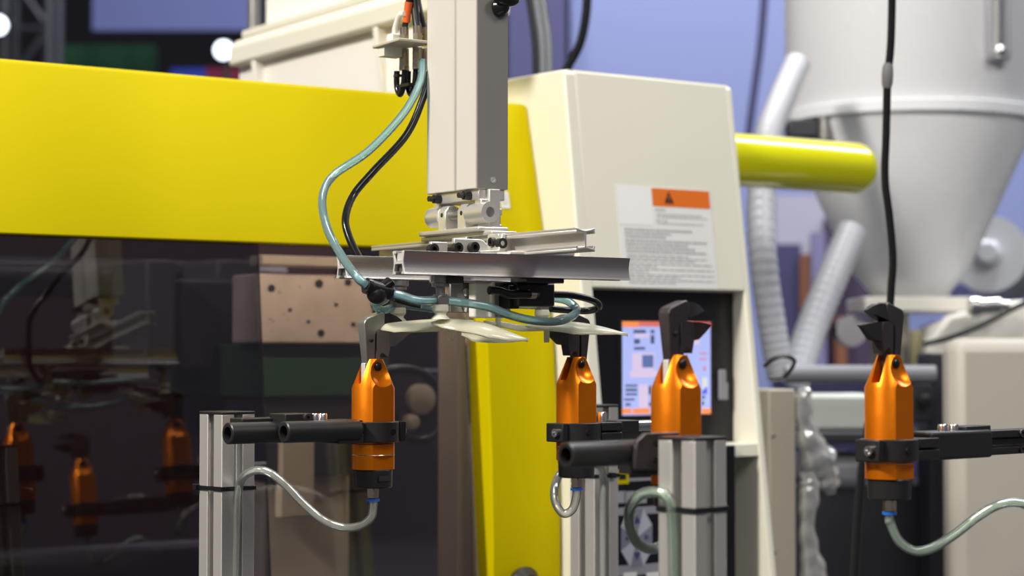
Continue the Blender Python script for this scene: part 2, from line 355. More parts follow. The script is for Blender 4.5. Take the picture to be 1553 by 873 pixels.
a, b = F.y(400, 690, .83), F.y(530, 873, .83); solo(MB().box(a.x, b.x, .83, 1.0, b.z - .1, a.z), 'ejector_housing', M['cream_shade'], 'dim brown housing low behind the lighter window pane', 'machine block', F, ((a.x + b.x) / 2, .9, b.z - .1), bevel=.004)
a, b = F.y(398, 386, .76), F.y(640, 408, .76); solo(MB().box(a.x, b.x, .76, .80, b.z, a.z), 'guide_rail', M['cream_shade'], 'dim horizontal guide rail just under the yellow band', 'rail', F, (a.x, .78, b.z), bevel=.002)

# ---------------------------------------------------- cream housing above the door
XH = .42534
ho = thing('clamp_housing', 'cream painted housing with ribbed overhanging beam above the yellow door', 'machine housing', F, (XH, .95, 1.55))
def hx(px, py, x=XH): return F.x(px, py, x)
far = hx(362, 122, XH + .02).y; near = .60; XE = F.y(762, 60, .62).x
MB().box(XH + .02, XE, near + .09, far, 1.66, 1.80).build('side_wall', M['white_paint'], ho, bevel=.003)
b0 = 1.7583; top = hx(520, 22).z
MB().prism([(XH, b0), (XH, b0 + .028), (XH + .012, b0 + .042), (XE, b0 + .042), (XE, b0)], lambda u, v, w: V((u, w, v)), near, hx(347, 80).y).build('beam', M['cream'], ho, bevel=.004)
MB().box(XH + .05, XE, near, hx(402, 30, XH + .05).y, b0 + .042, 2.1).build('upper_box', M['white_paint'], ho, bevel=.004)
MB().box(XH + .012, XE, near, hx(366, 50, XH + .012).y, b0 + .042, b0 + .055).build('beam_cap', M['cream'], ho, bevel=.003)
for px in (392, 578, ):
    y = hx(px, 100, XH + .01).y
    MB().prism([(XH + .002, b0), (XH + .025, b0), (XH + .025, 1.655), (XH + .016, 1.655), (XH + .004, b0 - .02)], lambda u, v, w: V((u, w, v)), y, y + .012).build('rib', M['white_paint'], ho, bevel=.002)
ys = hx(378, 20, XH + .2).y
pp = at(386, 20, 3.4); solo(MB().cyl((pp.x, 3.4, pp.z - .055), (pp.x, 3.4, pp.z + .25), .012), 'vent_pipe', M['steel'], 'short steel pipe behind the cream beam', 'pipe', W0, (pp.x, 3.4, pp.z - .055))

# ================================================================== CONTROL CABINET
XC = F.y(822, 345, .6).x + .003
PY, PZ, PK = .5135, 1.3872, .134            # leaning front plane
def fl(px, py, d=0): return F.lean(px, py, PY + d, PZ, PK)
def py_(z, d=0): return PY + d + (z - PZ) * PK
cb = thing('control_cabinet', 'cream control cabinet with sloping front, warning label and recessed screen', 'cabinet', F, (XC + .15, .62, .7))
ztop = F.x(855, 105, XC).z; XR = fl(1101, 130).x
XR2 = fl(1150, 480).x; XR = (XR + XR2) / 2
zo = fl(1015, 438).z                         # top of opening
zs = fl(1140, 672).z; zs0 = fl(1140, 692).z
T = .012; YB = PY - .005 + .03               # display panel depth
def side(x0, x1, name):
    pr = [(py_(.7), .7), (py_(ztop - .004), ztop - .004), (py_(ztop) + .006, ztop), (.74, ztop + .004), (.74, .7)]
    MB().prism(pr, lambda u, v, w: V((w, u, v)), x0, x1).build(name, M['cream'], cb, bevel=.0025)
side(XC, XC + .019, 'left_side'); side(XR - .011, XR, 'right_side')
def leanbox(x0, x1, z0, z1, d0, d1):
    return MB().hexa([(x0, py_(z0, d0), z0), (x1, py_(z0, d0), z0), (x1, py_(z0, d1), z0), (x0, py_(z0, d1), z0), (x0, py_(z1, d0), z1), (x1, py_(z1, d0), z1), (x1, py_(z1, d1), z1), (x0, py_(z1, d1), z1)])
leanbox(XC + .0175, XR - .0095, zo, ztop - .001, .0, .02).build('front_panel', M['cream'], cb, bevel=.0015)
MB().box(XC + .01, XR - .005, py_(ztop) + .004, .74, ztop - .012, ztop + .001).build('top_panel', M['cream'], cb)
leanbox(XC + .0175, XR - .0095, zs0, zs, .002, .05).build('sill', M['cream'], cb, bevel=.0015)
MB().box(XC + .0175, XR - .0095, .575, .585, .7, zs0 + .01).build('lower_panel', M['cream'], cb)
dp = MB().box(XC + .0175, XR - .0095, YB, YB + .01, zs - .003, zo + .02).build('display_panel', M['black_panel'], cb, label='glossy black display panel')
MB().box(XC + .0175, XR - .0095, py_(zo, .018), YB + .004, zo - .002, zo + .004).build('opening_lintel', M['cream_shade'], cb)
# key panel below the sill, left of the shaded bay
kx1 = F.y(1106, 760, PY - .02).x; ky = PY - .034
kp = MB().box(XC + .0195, kx1, ky, ky + .07, .72, zs - .001).build('key_panel', M['black_panel'], cb, bevel=.002, label='black membrane key panel')
def kq(x0, y0, x1, y1, m_, name, d=.0008):
    a, b = F.y(x0, y0, ky), F.y(x1, y1, ky); MB().box(a.x, b.x, ky - d, ky + .0005, b.z, a.z).build(name, m_, kp, smooth=0)
kq(934, 712, 953, 733, M['yellow'], 'yellow_label'); kq(938, 718, 949, 727, M['ink'], 'label_print', .001)
kq(933, 770, 1100, 772, M['grey'], 'divider'); kq(933, 858, 1100, 861, M['grey'], 'divider'); kq(953, 725, 1005, 727, M['grey'], 'divider')
for x in (933, 946, 964, 1040, 1070): kq(x, 745, x + 16, 762, mat('key_grey_%d' % x, (.30, .31, .36), .5), 'key', .001)
for x in (945, 980): kq(x, 868, x + 20, 885, M['paper'], 'key', .001)
c = F.y(965, 815, ky); rr = F.y(992, 815, ky).x - c.x; lg = mat('key_pale', (.44, .46, .54), .5); mg = mat('key_mid', (.20, .21, .26), .5)
for i in range(8):
    t0, t1 = R(22.5 + 45 * i), R(67.5 + 45 * i); s0 = 1.38
    e = [(0, 0), (math.cos(t0), math.sin(t0)), (math.cos(t1), math.sin(t1))]
    MB().prism([(c.x + .94 * rr * u, c.z + s0 * rr * v) for u, v in e], lambda u, v, w_: V((u, w_, v)), ky - .0012, ky).build('jog_key', mg if i % 2 else lg, kp, smooth=0)
for dx, dz in ((.55, 0), (-.55, 0), (0, .8), (0, -.8)):
    q = V((dz, -dx)) * .25
    MB().prism([(c.x + rr * (dx * 1.25), c.z + rr * dz * 1.25), (c.x + rr * (dx * .8 + q.x), c.z + rr * (dz * .8 + q.y)), (c.x + rr * (dx * .8 - q.x), c.z + rr * (dz * .8 - q.y))], lambda u, v, w_: V((u, w_, v)), ky - .0016, ky - .001).build('jog_arrow', M['dark_blue'], kp, smooth=0)
# screen
def sq(x0, y0, x1, y1, d=0):
    a, b = F.y(x0, y0, YB), F.y(x1, y1, YB); return (a.x, b.x, b.z, a.z)
def ui(mb, x0, y0, x1, y1, lev=1):
    X0, X1, Z0, Z1 = sq(x0, y0, x1, y1); return mb.box(X0, X1, YB - .001 - lev * .0002, YB - .0008, Z0, Z1)
b_ = MB(); X0, X1, Z0, Z1 = sq(938, 483, 1082, 630); b_.box(X0, X1, YB - .0008, YB + .001, Z0, Z1)
bez = b_.build('screen_bezel', M['black'], cb)
sr = ui(MB(), 943, 487, 1077, 627).build('screen', M['scr_blue'], cb, smooth=0, label='lit screen with blue page and orange bars')
for q in ((943, 487, 968, 496), (943, 619, 957, 627), (959, 619, 985, 627), (1062, 619, 1077, 627)): ui(MB(), *q, 2).build('orange_bar', M['scr_orange'], sr, smooth=0)
for q in ((968, 487, 1077, 496), (1060, 535, 1071, 537), (1060, 543, 1071, 545), (1066, 555, 1069, 562)): ui(MB(), *q, 2).build('red_bar', M['scr_red'], sr, smooth=0)
m = MB()
for x0, y0, x1, y1 in ((960, 500, 979, 505), (961, 514, 970, 521), (961, 526, 978, 530), (986, 500, 992, 505), (986, 508, 992, 521), (948, 583, 966, 586), (948, 589, 966, 593), (948, 596, 966, 599), (946, 604, 962, 607), (948, 611, 956, 615), (983, 585, 988, 598), (983, 610, 990, 615), (1063, 600, 1069, 604), (1063, 608, 1067, 614), (1045, 604, 1058, 606)):
    n = max(2, int((x1 - x0) / 3))
    for k in range(n): ui(m, x0 + (x1 - x0) * k / n, y0, x0 + (x1 - x0) * (k + .78) / n, y1, 2)
m.build('screen_text', M['scr_ink'], sr, smooth=0)['kind'] = 'stuff'
for q in ((958, 535, 992, 562), (955, 562.5, 1000, 572), (968, 583, 982, 618), (962, 506, 984, 512), (1050, 510, 1060, 522), (1040, 575, 1058, 600)): ui(MB(), *q, 2).build('drawing_field', M['scr_pink'], sr, smooth=0)
m = MB(); ui(m, 973, 538, 990, 557, 3); m.build('drawing_window', M['scr_mid'], sr, smooth=0)
m = MB(); ui(m, 1065, 572, 1067, 590, 2); ui(m, 1069, 572, 1071, 586, 2); m.build('gauge', M['scr_yellow'], sr, smooth=0)
m = MB(); ui(m, 1063, 592, 1066, 597, 3); ui(m, 1067, 588, 1071, 597, 3); m.build('gauge_fill', M['scr_deep'], sr, smooth=0)
# card reader / latch right of the screen
X0, X1, Z0, Z1 = sq(1088, 560, 1098, 606); MB().box(X0, X1, YB - .006, YB, Z0, Z1).build('port_cover', M['grey'], dp, bevel=.002)
X0, X1, Z0, Z1 = sq(1094, 580, 1102, 606); MB().box(X0, X1, YB - .004, YB, Z0, Z1).build('port_flap', M['grey'], dp, bevel=.001)
# warning label
la, lb_ = fl(927, 280), fl(1089, 436); lc = fl(1075, 288)
lx0 = (fl(928, 281).x + fl(950, 433).x) / 2; lx1 = (fl(1075, 288).x + fl(1090, 437).x) / 2; lz1 = fl(1000, 284).z; lz0 = zo + .001
LW, LH = lx1 - lx0, lz1 - lz0
def lq(mb, u0, v0, u1, v1, lev):            # u right, v down, both 0..1 on the label
    d = -.0003 - lev * .0003; z1, z0 = lz1 - v0 * LH, lz1 - v1 * LH; x0, x1 = lx0 + u0 * LW, lx0 + u1 * LW
    return mb.quad((x0, py_(z0, d), z0), (x1, py_(z0, d), z0), (x1, py_(z1, d), z1), (x0, py_(z1, d), z1))
wl = leanbox(lx0, lx1, lz0, lz1, -.0004, .001).build('warning_label', M['paper'], cb, smooth=0, label='white printed warning label with orange heading')
lq(MB(), .01, .01, .365, .385, 1).build('label_field', mat('blank_paper', (.86, .86, .84), .5), wl, smooth=0)
lq(MB(), .375, .01, .99, .19, 1).build('heading', M['orange_print'], wl, smooth=0)
def lp(u, v, lev): z = lz1 - v * LH; return V((lx0 + u * LW, py_(z, -.0003 - lev * .0003), z))
m = MB(); m.add([lp(.50, .155, 2), lp(.60, .155, 2), lp(.55, .035, 2)], [(0, 1, 2)]); m.build('warning_triangle', M['ink'], wl, smooth=0)
m = MB(); lq(m, .545, .075, .555, .12, 3); lq(m, .545, .13, .555, .142, 3); m.build('exclamation_mark', M['orange_print'], wl, smooth=0)
m = MB()
def line(u0, u1, v, h, gap):
    u = u0
    while u < u1 - .01:
        wd = random.uniform(.012, .030) if gap else random.uniform(.05, .11)
        lq(m, u, v, min(u + wd, u1), v + h, 1); u += wd + (.010 if gap else .012)
line(.40, .50, .215, .022, 1)
for v, e in ((.262, .90), (.288, .95), (.352, .90)): line(.41, e, v, .014, 1)
line(.40, .52, .325, .014, 1)
for v, e in ((.420, .78), (.455, .55), (.490, .48), (.53, .92), (.565, .72), (.60, .80), (.635, .90)): line(.06, e, v, .024, 1)
for v, e in ((.68, .70), (.705, .90), (.73, .78), (.762, .97), (.787, .36), (.815, .97), (.84, .27), (.868, .97), (.893, .60), (.921, .97), (.948, .55)): line(.06, e, v, .011, 0)
m.build('small_print', M['print'], wl, smooth=0)['kind'] = 'stuff'
# side cover right of the cabinet
a, b = F.y(1166, 590, .60), F.y(1208, 873, .60)
sv = thing('side_cover', 'narrow beige side cover right of the control cabinet', 'cover', F, ((a.x + b.x) / 2, .62, .7))
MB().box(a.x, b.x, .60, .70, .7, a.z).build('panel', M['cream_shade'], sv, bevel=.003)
for y in (660, 838): c = F.y(1172, y, .60); MB().lathe([(.003, 0), (.003, .003), (.002, .004)], (c.x, .60, c.z), (0, -1, 0), 12).build('screw', M['brass'], sv)

# ---------------------------------------------------- yellow guard tube, hopper and the rest behind
a = F.at(1060, 245, 2.95); Yb = a.y; c1 = F.y(1300, 252, Yb); zc = F.y(1210, 249, Yb).z; rb = .0405
L = c1.x - a.x
solo(MB().lathe([(rb, 0), (rb, L - .008), (rb * .97, L), (rb * .86, L + .010), (rb * .6, L + .015), (.001, L + .017)], (a.x, Yb, zc), (1, 0, 0), 40), 'guard_tube', M['yellow_g'] if 'yellow_g' in M else mat('gloss_yellow', (.70, .68, .0), .16, coat=.5), 'glossy yellow rounded tube sticking out behind the cabinet', 'tube', F, (a.x, Yb, zc - rb))
HY = 3.8; hc = at(1379, 300, HY); s = HY / FPX
def hz(y): return at(1379, y, HY).z
hp = thing('hopper_dryer', 'large white hopper with conical bottom standing at the right', 'hopper', W0, (hc.x, HY, hz(600)))
MB().lathe([(.232, 0), (.236, .01), (.236, .9), (.22, .91)], (hc.x, HY, hz(188)), (0, 0, 1), 64).build('drum', M['hopper'], hp)
MB().lathe([(.236, 0), (.246, .003), (.246, .022), (.236, .026)], (hc.x, HY, hz(192)), (0, 0, 1), 64).build('flange', M['hopper'], hp)
MB().lathe([(.062, hz(458)), (.080, hz(440)), (.108, hz(416)), (.2335, hz(200)), (.2335, hz(190))], (hc.x, HY, 0), (0, 0, 1), 64).build('cone', M['hopper'], hp)
MB().box(hc.x - .105, hc.x + .100, HY - .10, HY + .1, hz(474), hz(452)).build('slide_plate', M['white_paint'], hp, bevel=.004)
MB().box(hc.x - .07, hc.x - .012, HY - .05, HY + .05, hz(610), hz(474)).build('neck', M['cream_shade'], hp, bevel=.004)
MB().lathe([(.02, 0), (.03, .004), (.03, .02)], (hc.x - .13, HY - .06, hz(505)), (.2, -1, .2), 20).build('clamp_wheel', M['chrome'], hp)
lt = MB().box(at(1496, 50, 3.58).x, at(1532, 50, 3.58).x, 3.575, 3.60, at(1500, 92, 3.58).z, at(1500, -40, 3.58).z).build('latch_plate', M['grey'], hp, bevel=.004)
x = at(1514, 50, 3.57).x; MB().cyl((x, 3.57, at(1514, 78, 3.57).z), (x, 3.57, at(1514, -40, 3.57).z), .008).build('latch_bar', M['chrome'], lt)
MB().ball((x, 3.565, at(1514, 78, 3.565).z), .012).build('latch_knob', M['chrome'], lt)
cl = at(1226, 195, 3.66)
k = MB().box(cl.x - .036, cl.x + .02, 3.66, 3.72, cl.z - .015, cl.z + .018).build('band_clamp', M['dark_grey'], hp, bevel=.004)
MB().cyl((cl.x + .03, 3.655, cl.z - .02), (cl.x + .03, 3.655, cl.z + .02), .012).build('clamp_bolt', M['steel'], k)
cc = at(1500, 385, 4.35); solo(MB().lathe([(.085, 0), (.085, -.2), (.08, -.21)], cc, (-.35, -.9, .1), 40).lathe([(.03, .0), (.03, .02), (.02, .03)], cc, (-.35, -.9, .1), 20), 'blower_motor', M['hopper'], 'round grey blower motor partly behind the hopper cone', 'motor', W0, cc)
# spiral hoses
def hose(px, Y, r, name, label):
    pts = cat([at(x, y, yy) for (x, y), yy in zip(px, Y)], 26); rad = [1 + .03 * math.sin(i * 1.6) for i in range(len(pts))]
    solo(MB().tube(pts, r, 16, r * .86, rad), name, M['hose'], label, 'hose', W0, pts[-1])
hose(((1210, 95), (1186, 150), (1164, 210), (1154, 300), (1158, 400), (1172, 500), (1186, 575)), (3.5, 3.45, 3.4, 3.35, 3.3, 3.3, 3.3), .0235, 'spiral_hose', 'translucent ribbed hose hanging just right of the cabinet')
hose(((1292, 350), (1262, 420), (1230, 500), (1205, 575)), (3.55, 3.5, 3.45, 3.4), .028, 'spiral_hose', 'translucent ribbed hose slanting under the hopper cone')
# right-hand machine behind
def rbox(name, m_, px0, py0, px1, py1, Y, th, label, cat_, zb=None, bev=.006, **k): 
    o = slab(name, m_, px0, py0, px1, py1, Y, th, label, cat_, zb, bevel=bev, **k); return o
rbox('injection_cover', M['white_paint'], 1445, 512, 1640, 900, 3.0, .08, 'rounded grey beige machine cover at the right edge', 'cover', .6, .022).data.materials[0] = mat('warm_grey_cover', (.40, .38, .33), .45)
rbox('pump_housing', M['white_paint'], 1418, 487, 1640, 560, 3.6, .2, 'white machine housing under the hopper at right', 'housing', .8, .03)
q = [at(1440, 500, 3.62), at(1500, 470, 3.66), at(1640, 440, 3.7)]
m = MB(); m.prism([(at(1405, 560, 3.55).x, at(1405, 560, 3.55).z), (at(1405, 520, 3.55).x, at(1405, 520, 3.55).z), (at(1440, 478, 3.55).x, at(1440, 478, 3.55).z), (at(1540, 455, 3.55).x, at(1540, 455, 3.55).z), (at(1680, 450, 3.55).x, at(1680, 450, 3.55).z), (at(1680, 560, 3.55).x, at(1680, 560, 3.55).z)], lambda u, v, w_: V((u, w_, v)), 3.55, 3.598)
solo(m, 'housing_lid', M['white_paint'], 'white sloping lid of the machine housing under the hopper', 'lid', W0, at(1540, 560, 3.55), bevel=.008)
pts = cat([at(x, y, 3.45) for x, y in ((1400, 522), (1440, 512), (1490, 492), (1540, 466), (1620, 430))]); solo(MB().tube(pts, .005), 'power_cable', M['black_gloss'], 'thin black cable lying over the white housing lid', 'cable', W0, pts[0])
pts = [at(1484, 465, 3.5), at(1515, 463, 3.5)]; solo(MB().cyl(pts[0], pts[1], .016).cyl(at(1470, 465, 3.5), pts[0], .02).cyl(pts[1], at(1530, 463, 3.5), .01), 'hose_fitting', M['chrome'], 'small bright hose fitting above the white housing lid', 'fitting', W0, pts[0])
mb2 = thing('machine_base', 'dark grey machine base behind the rightmost gripper', 'machine base', W0, (at(1340, 760, 3.3).x, 3.35, .6))
def rb_(n, m_, x0, y0, x1, y1, Y, th, zb=None, bev=.004):
    a, b = at(x0, y1, Y), at(x1, y0, Y); MB().box(a.x, b.x, Y, Y + th, a.z if zb is None else zb, b.z).build(n, m_, mb2, bevel=bev)
rb_('upright', M['dark_grey'], 1412, 535, 1452, 900, 3.2, .1, .6)
rb_('body', M['dark_grey'], 1180, 735, 1470, 900, 3.3, .2, .6)
rb_('deck', M['dark_grey'], 1200, 655, 1440, 672, 3.25, .2)
rb_('step', M['grey'], 1225, 690, 1330, 742, 3.28, .2, bev=.02)
rb_('rear_panel', M['dark_blue'], 1180, 560, 1408, 760, 3.62, .05)
c = at(1401, 607, 3.19); rb_('bracket', M['dark_grey'], 1380, 580, 1416, 640, 3.19, .05)
MB().lathe([(.011, 0), (.011, .012), (.006, .014)], (c.x, 3.19, c.z), (0, -1, 0), 20).build('bolt', M['black'], mb2)
a, b = at(1190, 567, 3.2), at(1418, 567, 3.2); MB().cyl(a, b, .0145).build('cross_bar', M['grey'], mb2)
rbox('control_box', mat('pale_green_white', (.80, .84, .76), .4), 1212, 598, 1330, 655, 3.30, .14, 'pale white box on the dark machine base', 'box', at(1260, 655, 3.25).z + .0008, .006)
rbox('label_post', mat('dull_yellow', (.40, .36, .20), .6), 1382, 500, 1398, 560, 3.7, .02, 'small dull yellow plate under the hopper neck', 'plate', None, .002)
# far things behind the hoses
for (n, m_, x0, y0, x1, y1, Y, lab, c_) in (
    ('booth_fascia', mat('pale_violet_fascia', (.40, .40, .50), .6), 1176, 296, 1262, 352, 6.25, 'pale grey violet booth fascia behind the hoses', 'fascia'),
    ('booth_screen', M['dark_blue'], 1172, 370, 1215, 600, 6.1, 'dark blue booth panel right of the ribbed hose', 'panel'),
    ('booth_post', mat('rust_brown', (.26, .10, .05), .6), 1216, 385, 1232, 600, 6.05, 'rust brown upright between booth panels', 'post'),
    ('booth_divider', mat('violet_grey_panel', (.20, .19, .36), .6), 1233, 352, 1252, 600, 6.0, 'violet grey narrow booth panel behind slanting hose', 'panel'),
    ('booth_backdrop', mat('dark_plum', (.05, .03, .07), .6), 1253, 330, 1330, 600, 6.2, 'dark plum booth backdrop under the hopper cone', 'panel'),
    ('booth_strip', mat('orange_brown', (.30, .12, .06), .6), 1268, 480, 1284, 600, 6.15, 'orange brown strip in front of the plum backdrop', 'post'),
    ('booth_counter', M['dark_blue'], 1440, 430, 1620, 520, 6.0, 'dark blue booth counter behind the white housing', 'counter')):
    slab(n, m_, x0, y0, x1, y1, Y, .04, lab, c_, zb=0)
# plastic wrapped lever
wr = thing('wrapped_lever', 'grey machine lever wrapped in shiny clear film', 'lever', F, F.at(1235, 900, 2.95))
yw = F.at(1235, 700, 2.95).y
def crinkled(path, name):
    c = cat([F.y(x, y, yw) for x, y, r in path], 14); rs = cat([V((r * .00098, 0, 0)) for x, y, r in path], 14); b = MB(); n = 28
    b.tube(c, 1, n, None, [q.x for q in rs])
    for i, v in enumerate(b.v):
        k = min(i // n, len(c) - 1); d = v - c[k]; a = math.atan2(d.z, d.x) if d.length else 0
        f = 1 + .09 * math.sin(k * .31 + 2 * a) + .07 * math.sin(k * .53 - 3 * a + 1) + .05 * math.sin(5 * a + k * .17) + random.uniform(-.02, .02)
        b.v[i] = c[k] + V((d.x * f, d.y * .8 * f, d.z * f))
    b.build(name, M['wrap'], wr, smooth=25)
crinkled(((1218, 588, 6), (1219, 594, 13), (1219, 625, 14), (1224, 655, 18), (1236, 685, 26), (1250, 712, 24), (1258, 735, 17), (1260, 748, 8)), 'grip')
crinkled(((1222, 716, 10), (1228, 735, 18), (1226, 770, 15), (1224, 805, 13), (1230, 840, 18), (1236, 880, 22)), 'stem')
pts = cat([at(x, y, 2.75) for x, y in ((1158, 556), (1172, 545), (1190, 540), (1205, 548), (1190, 570), (1165, 572))]); solo(MB().tube(pts, .0028, 8), 'looped_wire', M['black_gloss'], 'thin black wire loop beside the cabinet edge', 'wire', W0, pts[0])
def cable(px, Y, r, label, m_=None, name='power_cable', hollow=None):
    Y = Y if isinstance(Y, (list, tuple)) else [Y] * len(px)
    pts = cat([at(x, y, yy) for (x, y), yy in zip(px, Y)], 8); return solo(MB().tube(pts, r, 14, hollow), name, m_ or M['black_gloss'], label, 'cable' if 'cable' in name else 'hose', W0, pts[-1], smooth=60)
cable(((1354, -60), (1352, 40), (1350, 80), (1346, 120), (1344, 200), (1342, 270), (1349, 330), (1354, 390), (1352, 430), (1348, 480), (1335, 560)), 2.5, .0050, 'black cable hanging in front of the hopper drum')
c = at(1346, 115, 2.5); solo(MB().lathe([(.0052, -.016), (.007, -.010), (.0075, .0), (.007, .010), (.0052, .016)], c, (.05, 0, 1), 16), 'cable_joint', mat('grey_rubber', (.2, .19, .19), .5), 'grey sleeve joint on the hanging black cable', 'joint', W0, c)
cable(((1296, 873), (1300, 800), (1308, 700), (1318, 640)), 2.75, .006, 'black cable running down behind the rightmost gripper')
cable(((1162, -40), (1154, 60), (1145, 130), (1136, 200), (1132, 260)), 5.0, .010, 'thin dark cable hanging against the violet wall', M['dark_blue'])
cable(((892, -40), (889, 20), (880, 65), (862, 100), (846, 130)), 3.2, .0075, 'black cable curving down behind the cabinet top')
for i, (x, lab) in enumerate(((812, 'dark grey air tube rising behind the cabinet top, left of the clear ones'), (822, 'left one of two clear air tubes rising behind the cabinet top'), (832, 'right one of two clear air tubes rising behind the cabinet top'))):
    cable(((x - 16, -40), (x - 6, 20), (x, 70), (x + 1, 130)), 3.05 + .03 * i, .0055, lab, M['clear'] if i else M['dark_grey'], 'air_tube', .0038 if i else None)

# ================================================================== ROBOT ARM (column, wrist, connector plate)
CX0, CX1, CYa, CYb = .131, .170, .068, .161
zb = F.x(721.6, 285.5, CX0).z
xn = F.y(721.6, 285.5, CYa).x; CX0 = xn; CX1 = F.y(770, 286.5, CYa).x; CYb = F.x(647, 293, CX0).y
zb = F.y(721.6, 285.5, CYa).z
ra = thing('robot_arm', 'grey beige robot column hanging with aluminium wrist joint', 'robot arm', F, ((CX0 + CX1) / 2, (CYa + CYb) / 2, zb - .05))
g = CYa + (CYb - CYa) * .41
MB().prism([(CX0, CYa), (CX1, CYa), (CX1, CYb), (CX0, CYb), (CX0, g + .0022), (CX0 + .0022, g + .0018), (CX0 + .0022, g - .0018), (CX0, g - .0022)], lambda u, v, w_: V((u, v, w_)), zb, 2.25).build('column', M['colpaint'], ra, bevel=.0012)
MB().box(CX0 + .0015, CX1 - .0005, CYa - .001, CYa + .001, zb + .0006, 2.25).build('front_dark_plate', mat('satin_grey', (.27, .26, .24), .45, .2), ra, label='darker grey front face')  # thin plate added only to make the column front darker
CYa -= .001
c = F.y(748, 273, CYa); MB().lathe([(.0032, 0), (.0032, .0006), (.0014, .0006), (.0012, .0001)], (c.x, CYa, c.z), (0, -1, 0), 16).build('screw', M['silver'], ra)
c = F.y(757, 12, CYa); MB().lathe([(.009, 0), (.0095, .003), (.006, .010), (.003, .012)], (c.x, CYa, c.z), (0, -1, 0), 20).build('stop_knob', M['black_gloss'], ra)
c = F.y(768, -1, CYa - .01); MB().ball((c.x, CYa - .01, c.z), .011, (1.4, .7, .7)).build('stop_grip', M['black_gloss'], ra)
xm, ym = (CX0 + CX1) / 2, (CYa + CYb) / 2
ZX = ZR + .0324                               # top of the cross rail
H = zb - ZX
wt = MB().box(CX0 + .004, CX1 - .003, CYa + .002, CYb - .012, zb - .011, zb).build('wrist_flange', M['silver'], ra, bevel=.001)
for y in (CYa + .018, CYb - .02): MB().cyl((CX0 + .004, y, zb - .006), (CX0 - .004, y, zb - .006), .0045).cyl((CX0 - .004, y, zb - .006), (CX0 - .010, y, zb - .006), .0032, n=6).build('stop_screw', M['black'], wt)
# pivot knuckles along the depth axis
zp = ZX + H * .50; xp = CX0 + .009
def knuckle(y0, y1, r, m_=M['silver'], n='knuckle', par=None):
    return MB().ring((xp, y0, zp), (xp, y1, zp), r, .0052, 28).build(n, m_, par or ra)
knuckle(CYa - .012, CYa + .022, .0105); knuckle(CYb - .022, CYb + .002, .0105)
MB().cyl((xp, CYa - .011, zp), (xp, CYb, zp), .0050).build('pivot_pin', M['steel'], ra)
for y0 in (CYa + .022, CYb - .036):
    k = MB().prism([(-.0085, ZX + .009 - zp), (.014, ZX + .009 - zp), (.014, .006), (.004, .0105), (-.004, .0105), (-.0085, .004)], lambda u, v, w_: V((xp + u, w_, zp + v)), y0, y0 + .0145).build('clevis', M['silver'], ra, bevel=.001)
    MB().cyl((xp - .0086, y0 + .007, zp + .001), (xp - .0080, y0 + .007, zp + .001), .0024, n=14).build('set_screw', M['black'], k)
for y0 in (CYa - .001, CYb - .018): MB().box(xp - .004, xp + .014, y0, y0 + .012, zp, zb - .010).build('hanger', M['silver'], ra, bevel=.001)
yv = CYa - .004
XS = F.y(759, 320, yv).x
MB().box(xp + .004, XS, yv, yv + .022, ZX + .006, zb).build('side_plate', M['alu'], ra, bevel=.001)
MB().box(xp - .014, xp + .022, CYa - .012, CYb + .008, ZX + .0045, ZX + .0095).build('tilt_plate', M['silver'], ra, bevel=.0015)
for dz in (.006, .022): MB().box(XS, XS + .005, yv + .004, yv + .014, ZX + dz, ZX + dz + .007).build('edge_clip', M['silver'], ra, bevel=.001)
MB().box(XS, XS + .004, yv + .006, yv + .012, ZX + .0135, ZX + .0215).build('damper', M['black'], ra)
# connector plate on the left side of the column
zpl = F.x(645, 62, CX0).z; ypl = CYb - .012; xc_ = CX0 - .002
pe = F.z(580, 74, zpl)
cpl = MB().prism([(CX0 + .01, CYb), (CX0 + .01, CYb + .004), (CX0 - .004, CYb + .060), (CX0 - .030, CYb + .062), (CX0 - .034, CYb)], lambda u, v, w_: V((u, v, w_)), zpl - .003, zpl).build('connector_plate', M['cream_shade'], ra, bevel=.0008)
MB().box(CX0 - .028, CX0 - .006, CYb + .040, CYb + .054, zpl - .013, zpl - .003).build('plate_web', M['cream'], cpl)
CON = []
for (px, py) in ((613, 66), (633, 64), (645, 66)):
    q = F.z(px, py + 4, zpl); CON.append(q)
    k = MB().cyl((q.x, q.y, zpl), (q.x, q.y, zpl + .012), .0055, n=6).cyl((q.x, q.y, zpl + .012), (q.x, q.y, zpl + .020), .0048, n=16).cyl((q.x, q.y, zpl - .022), (q.x, q.y, zpl - .003), .0052, n=16).cyl((q.x, q.y, zpl - .026), (q.x, q.y, zpl - .022), .0062, n=6).build('connector', M['brass'], cpl)
q = F.z(598, 72, zpl); MB().box(q.x - .006, q.x + .006, q.y - .006, q.y + .006, zpl, zpl + .014).build('terminal_box', M['white_plastic'], cpl, bevel=.001)

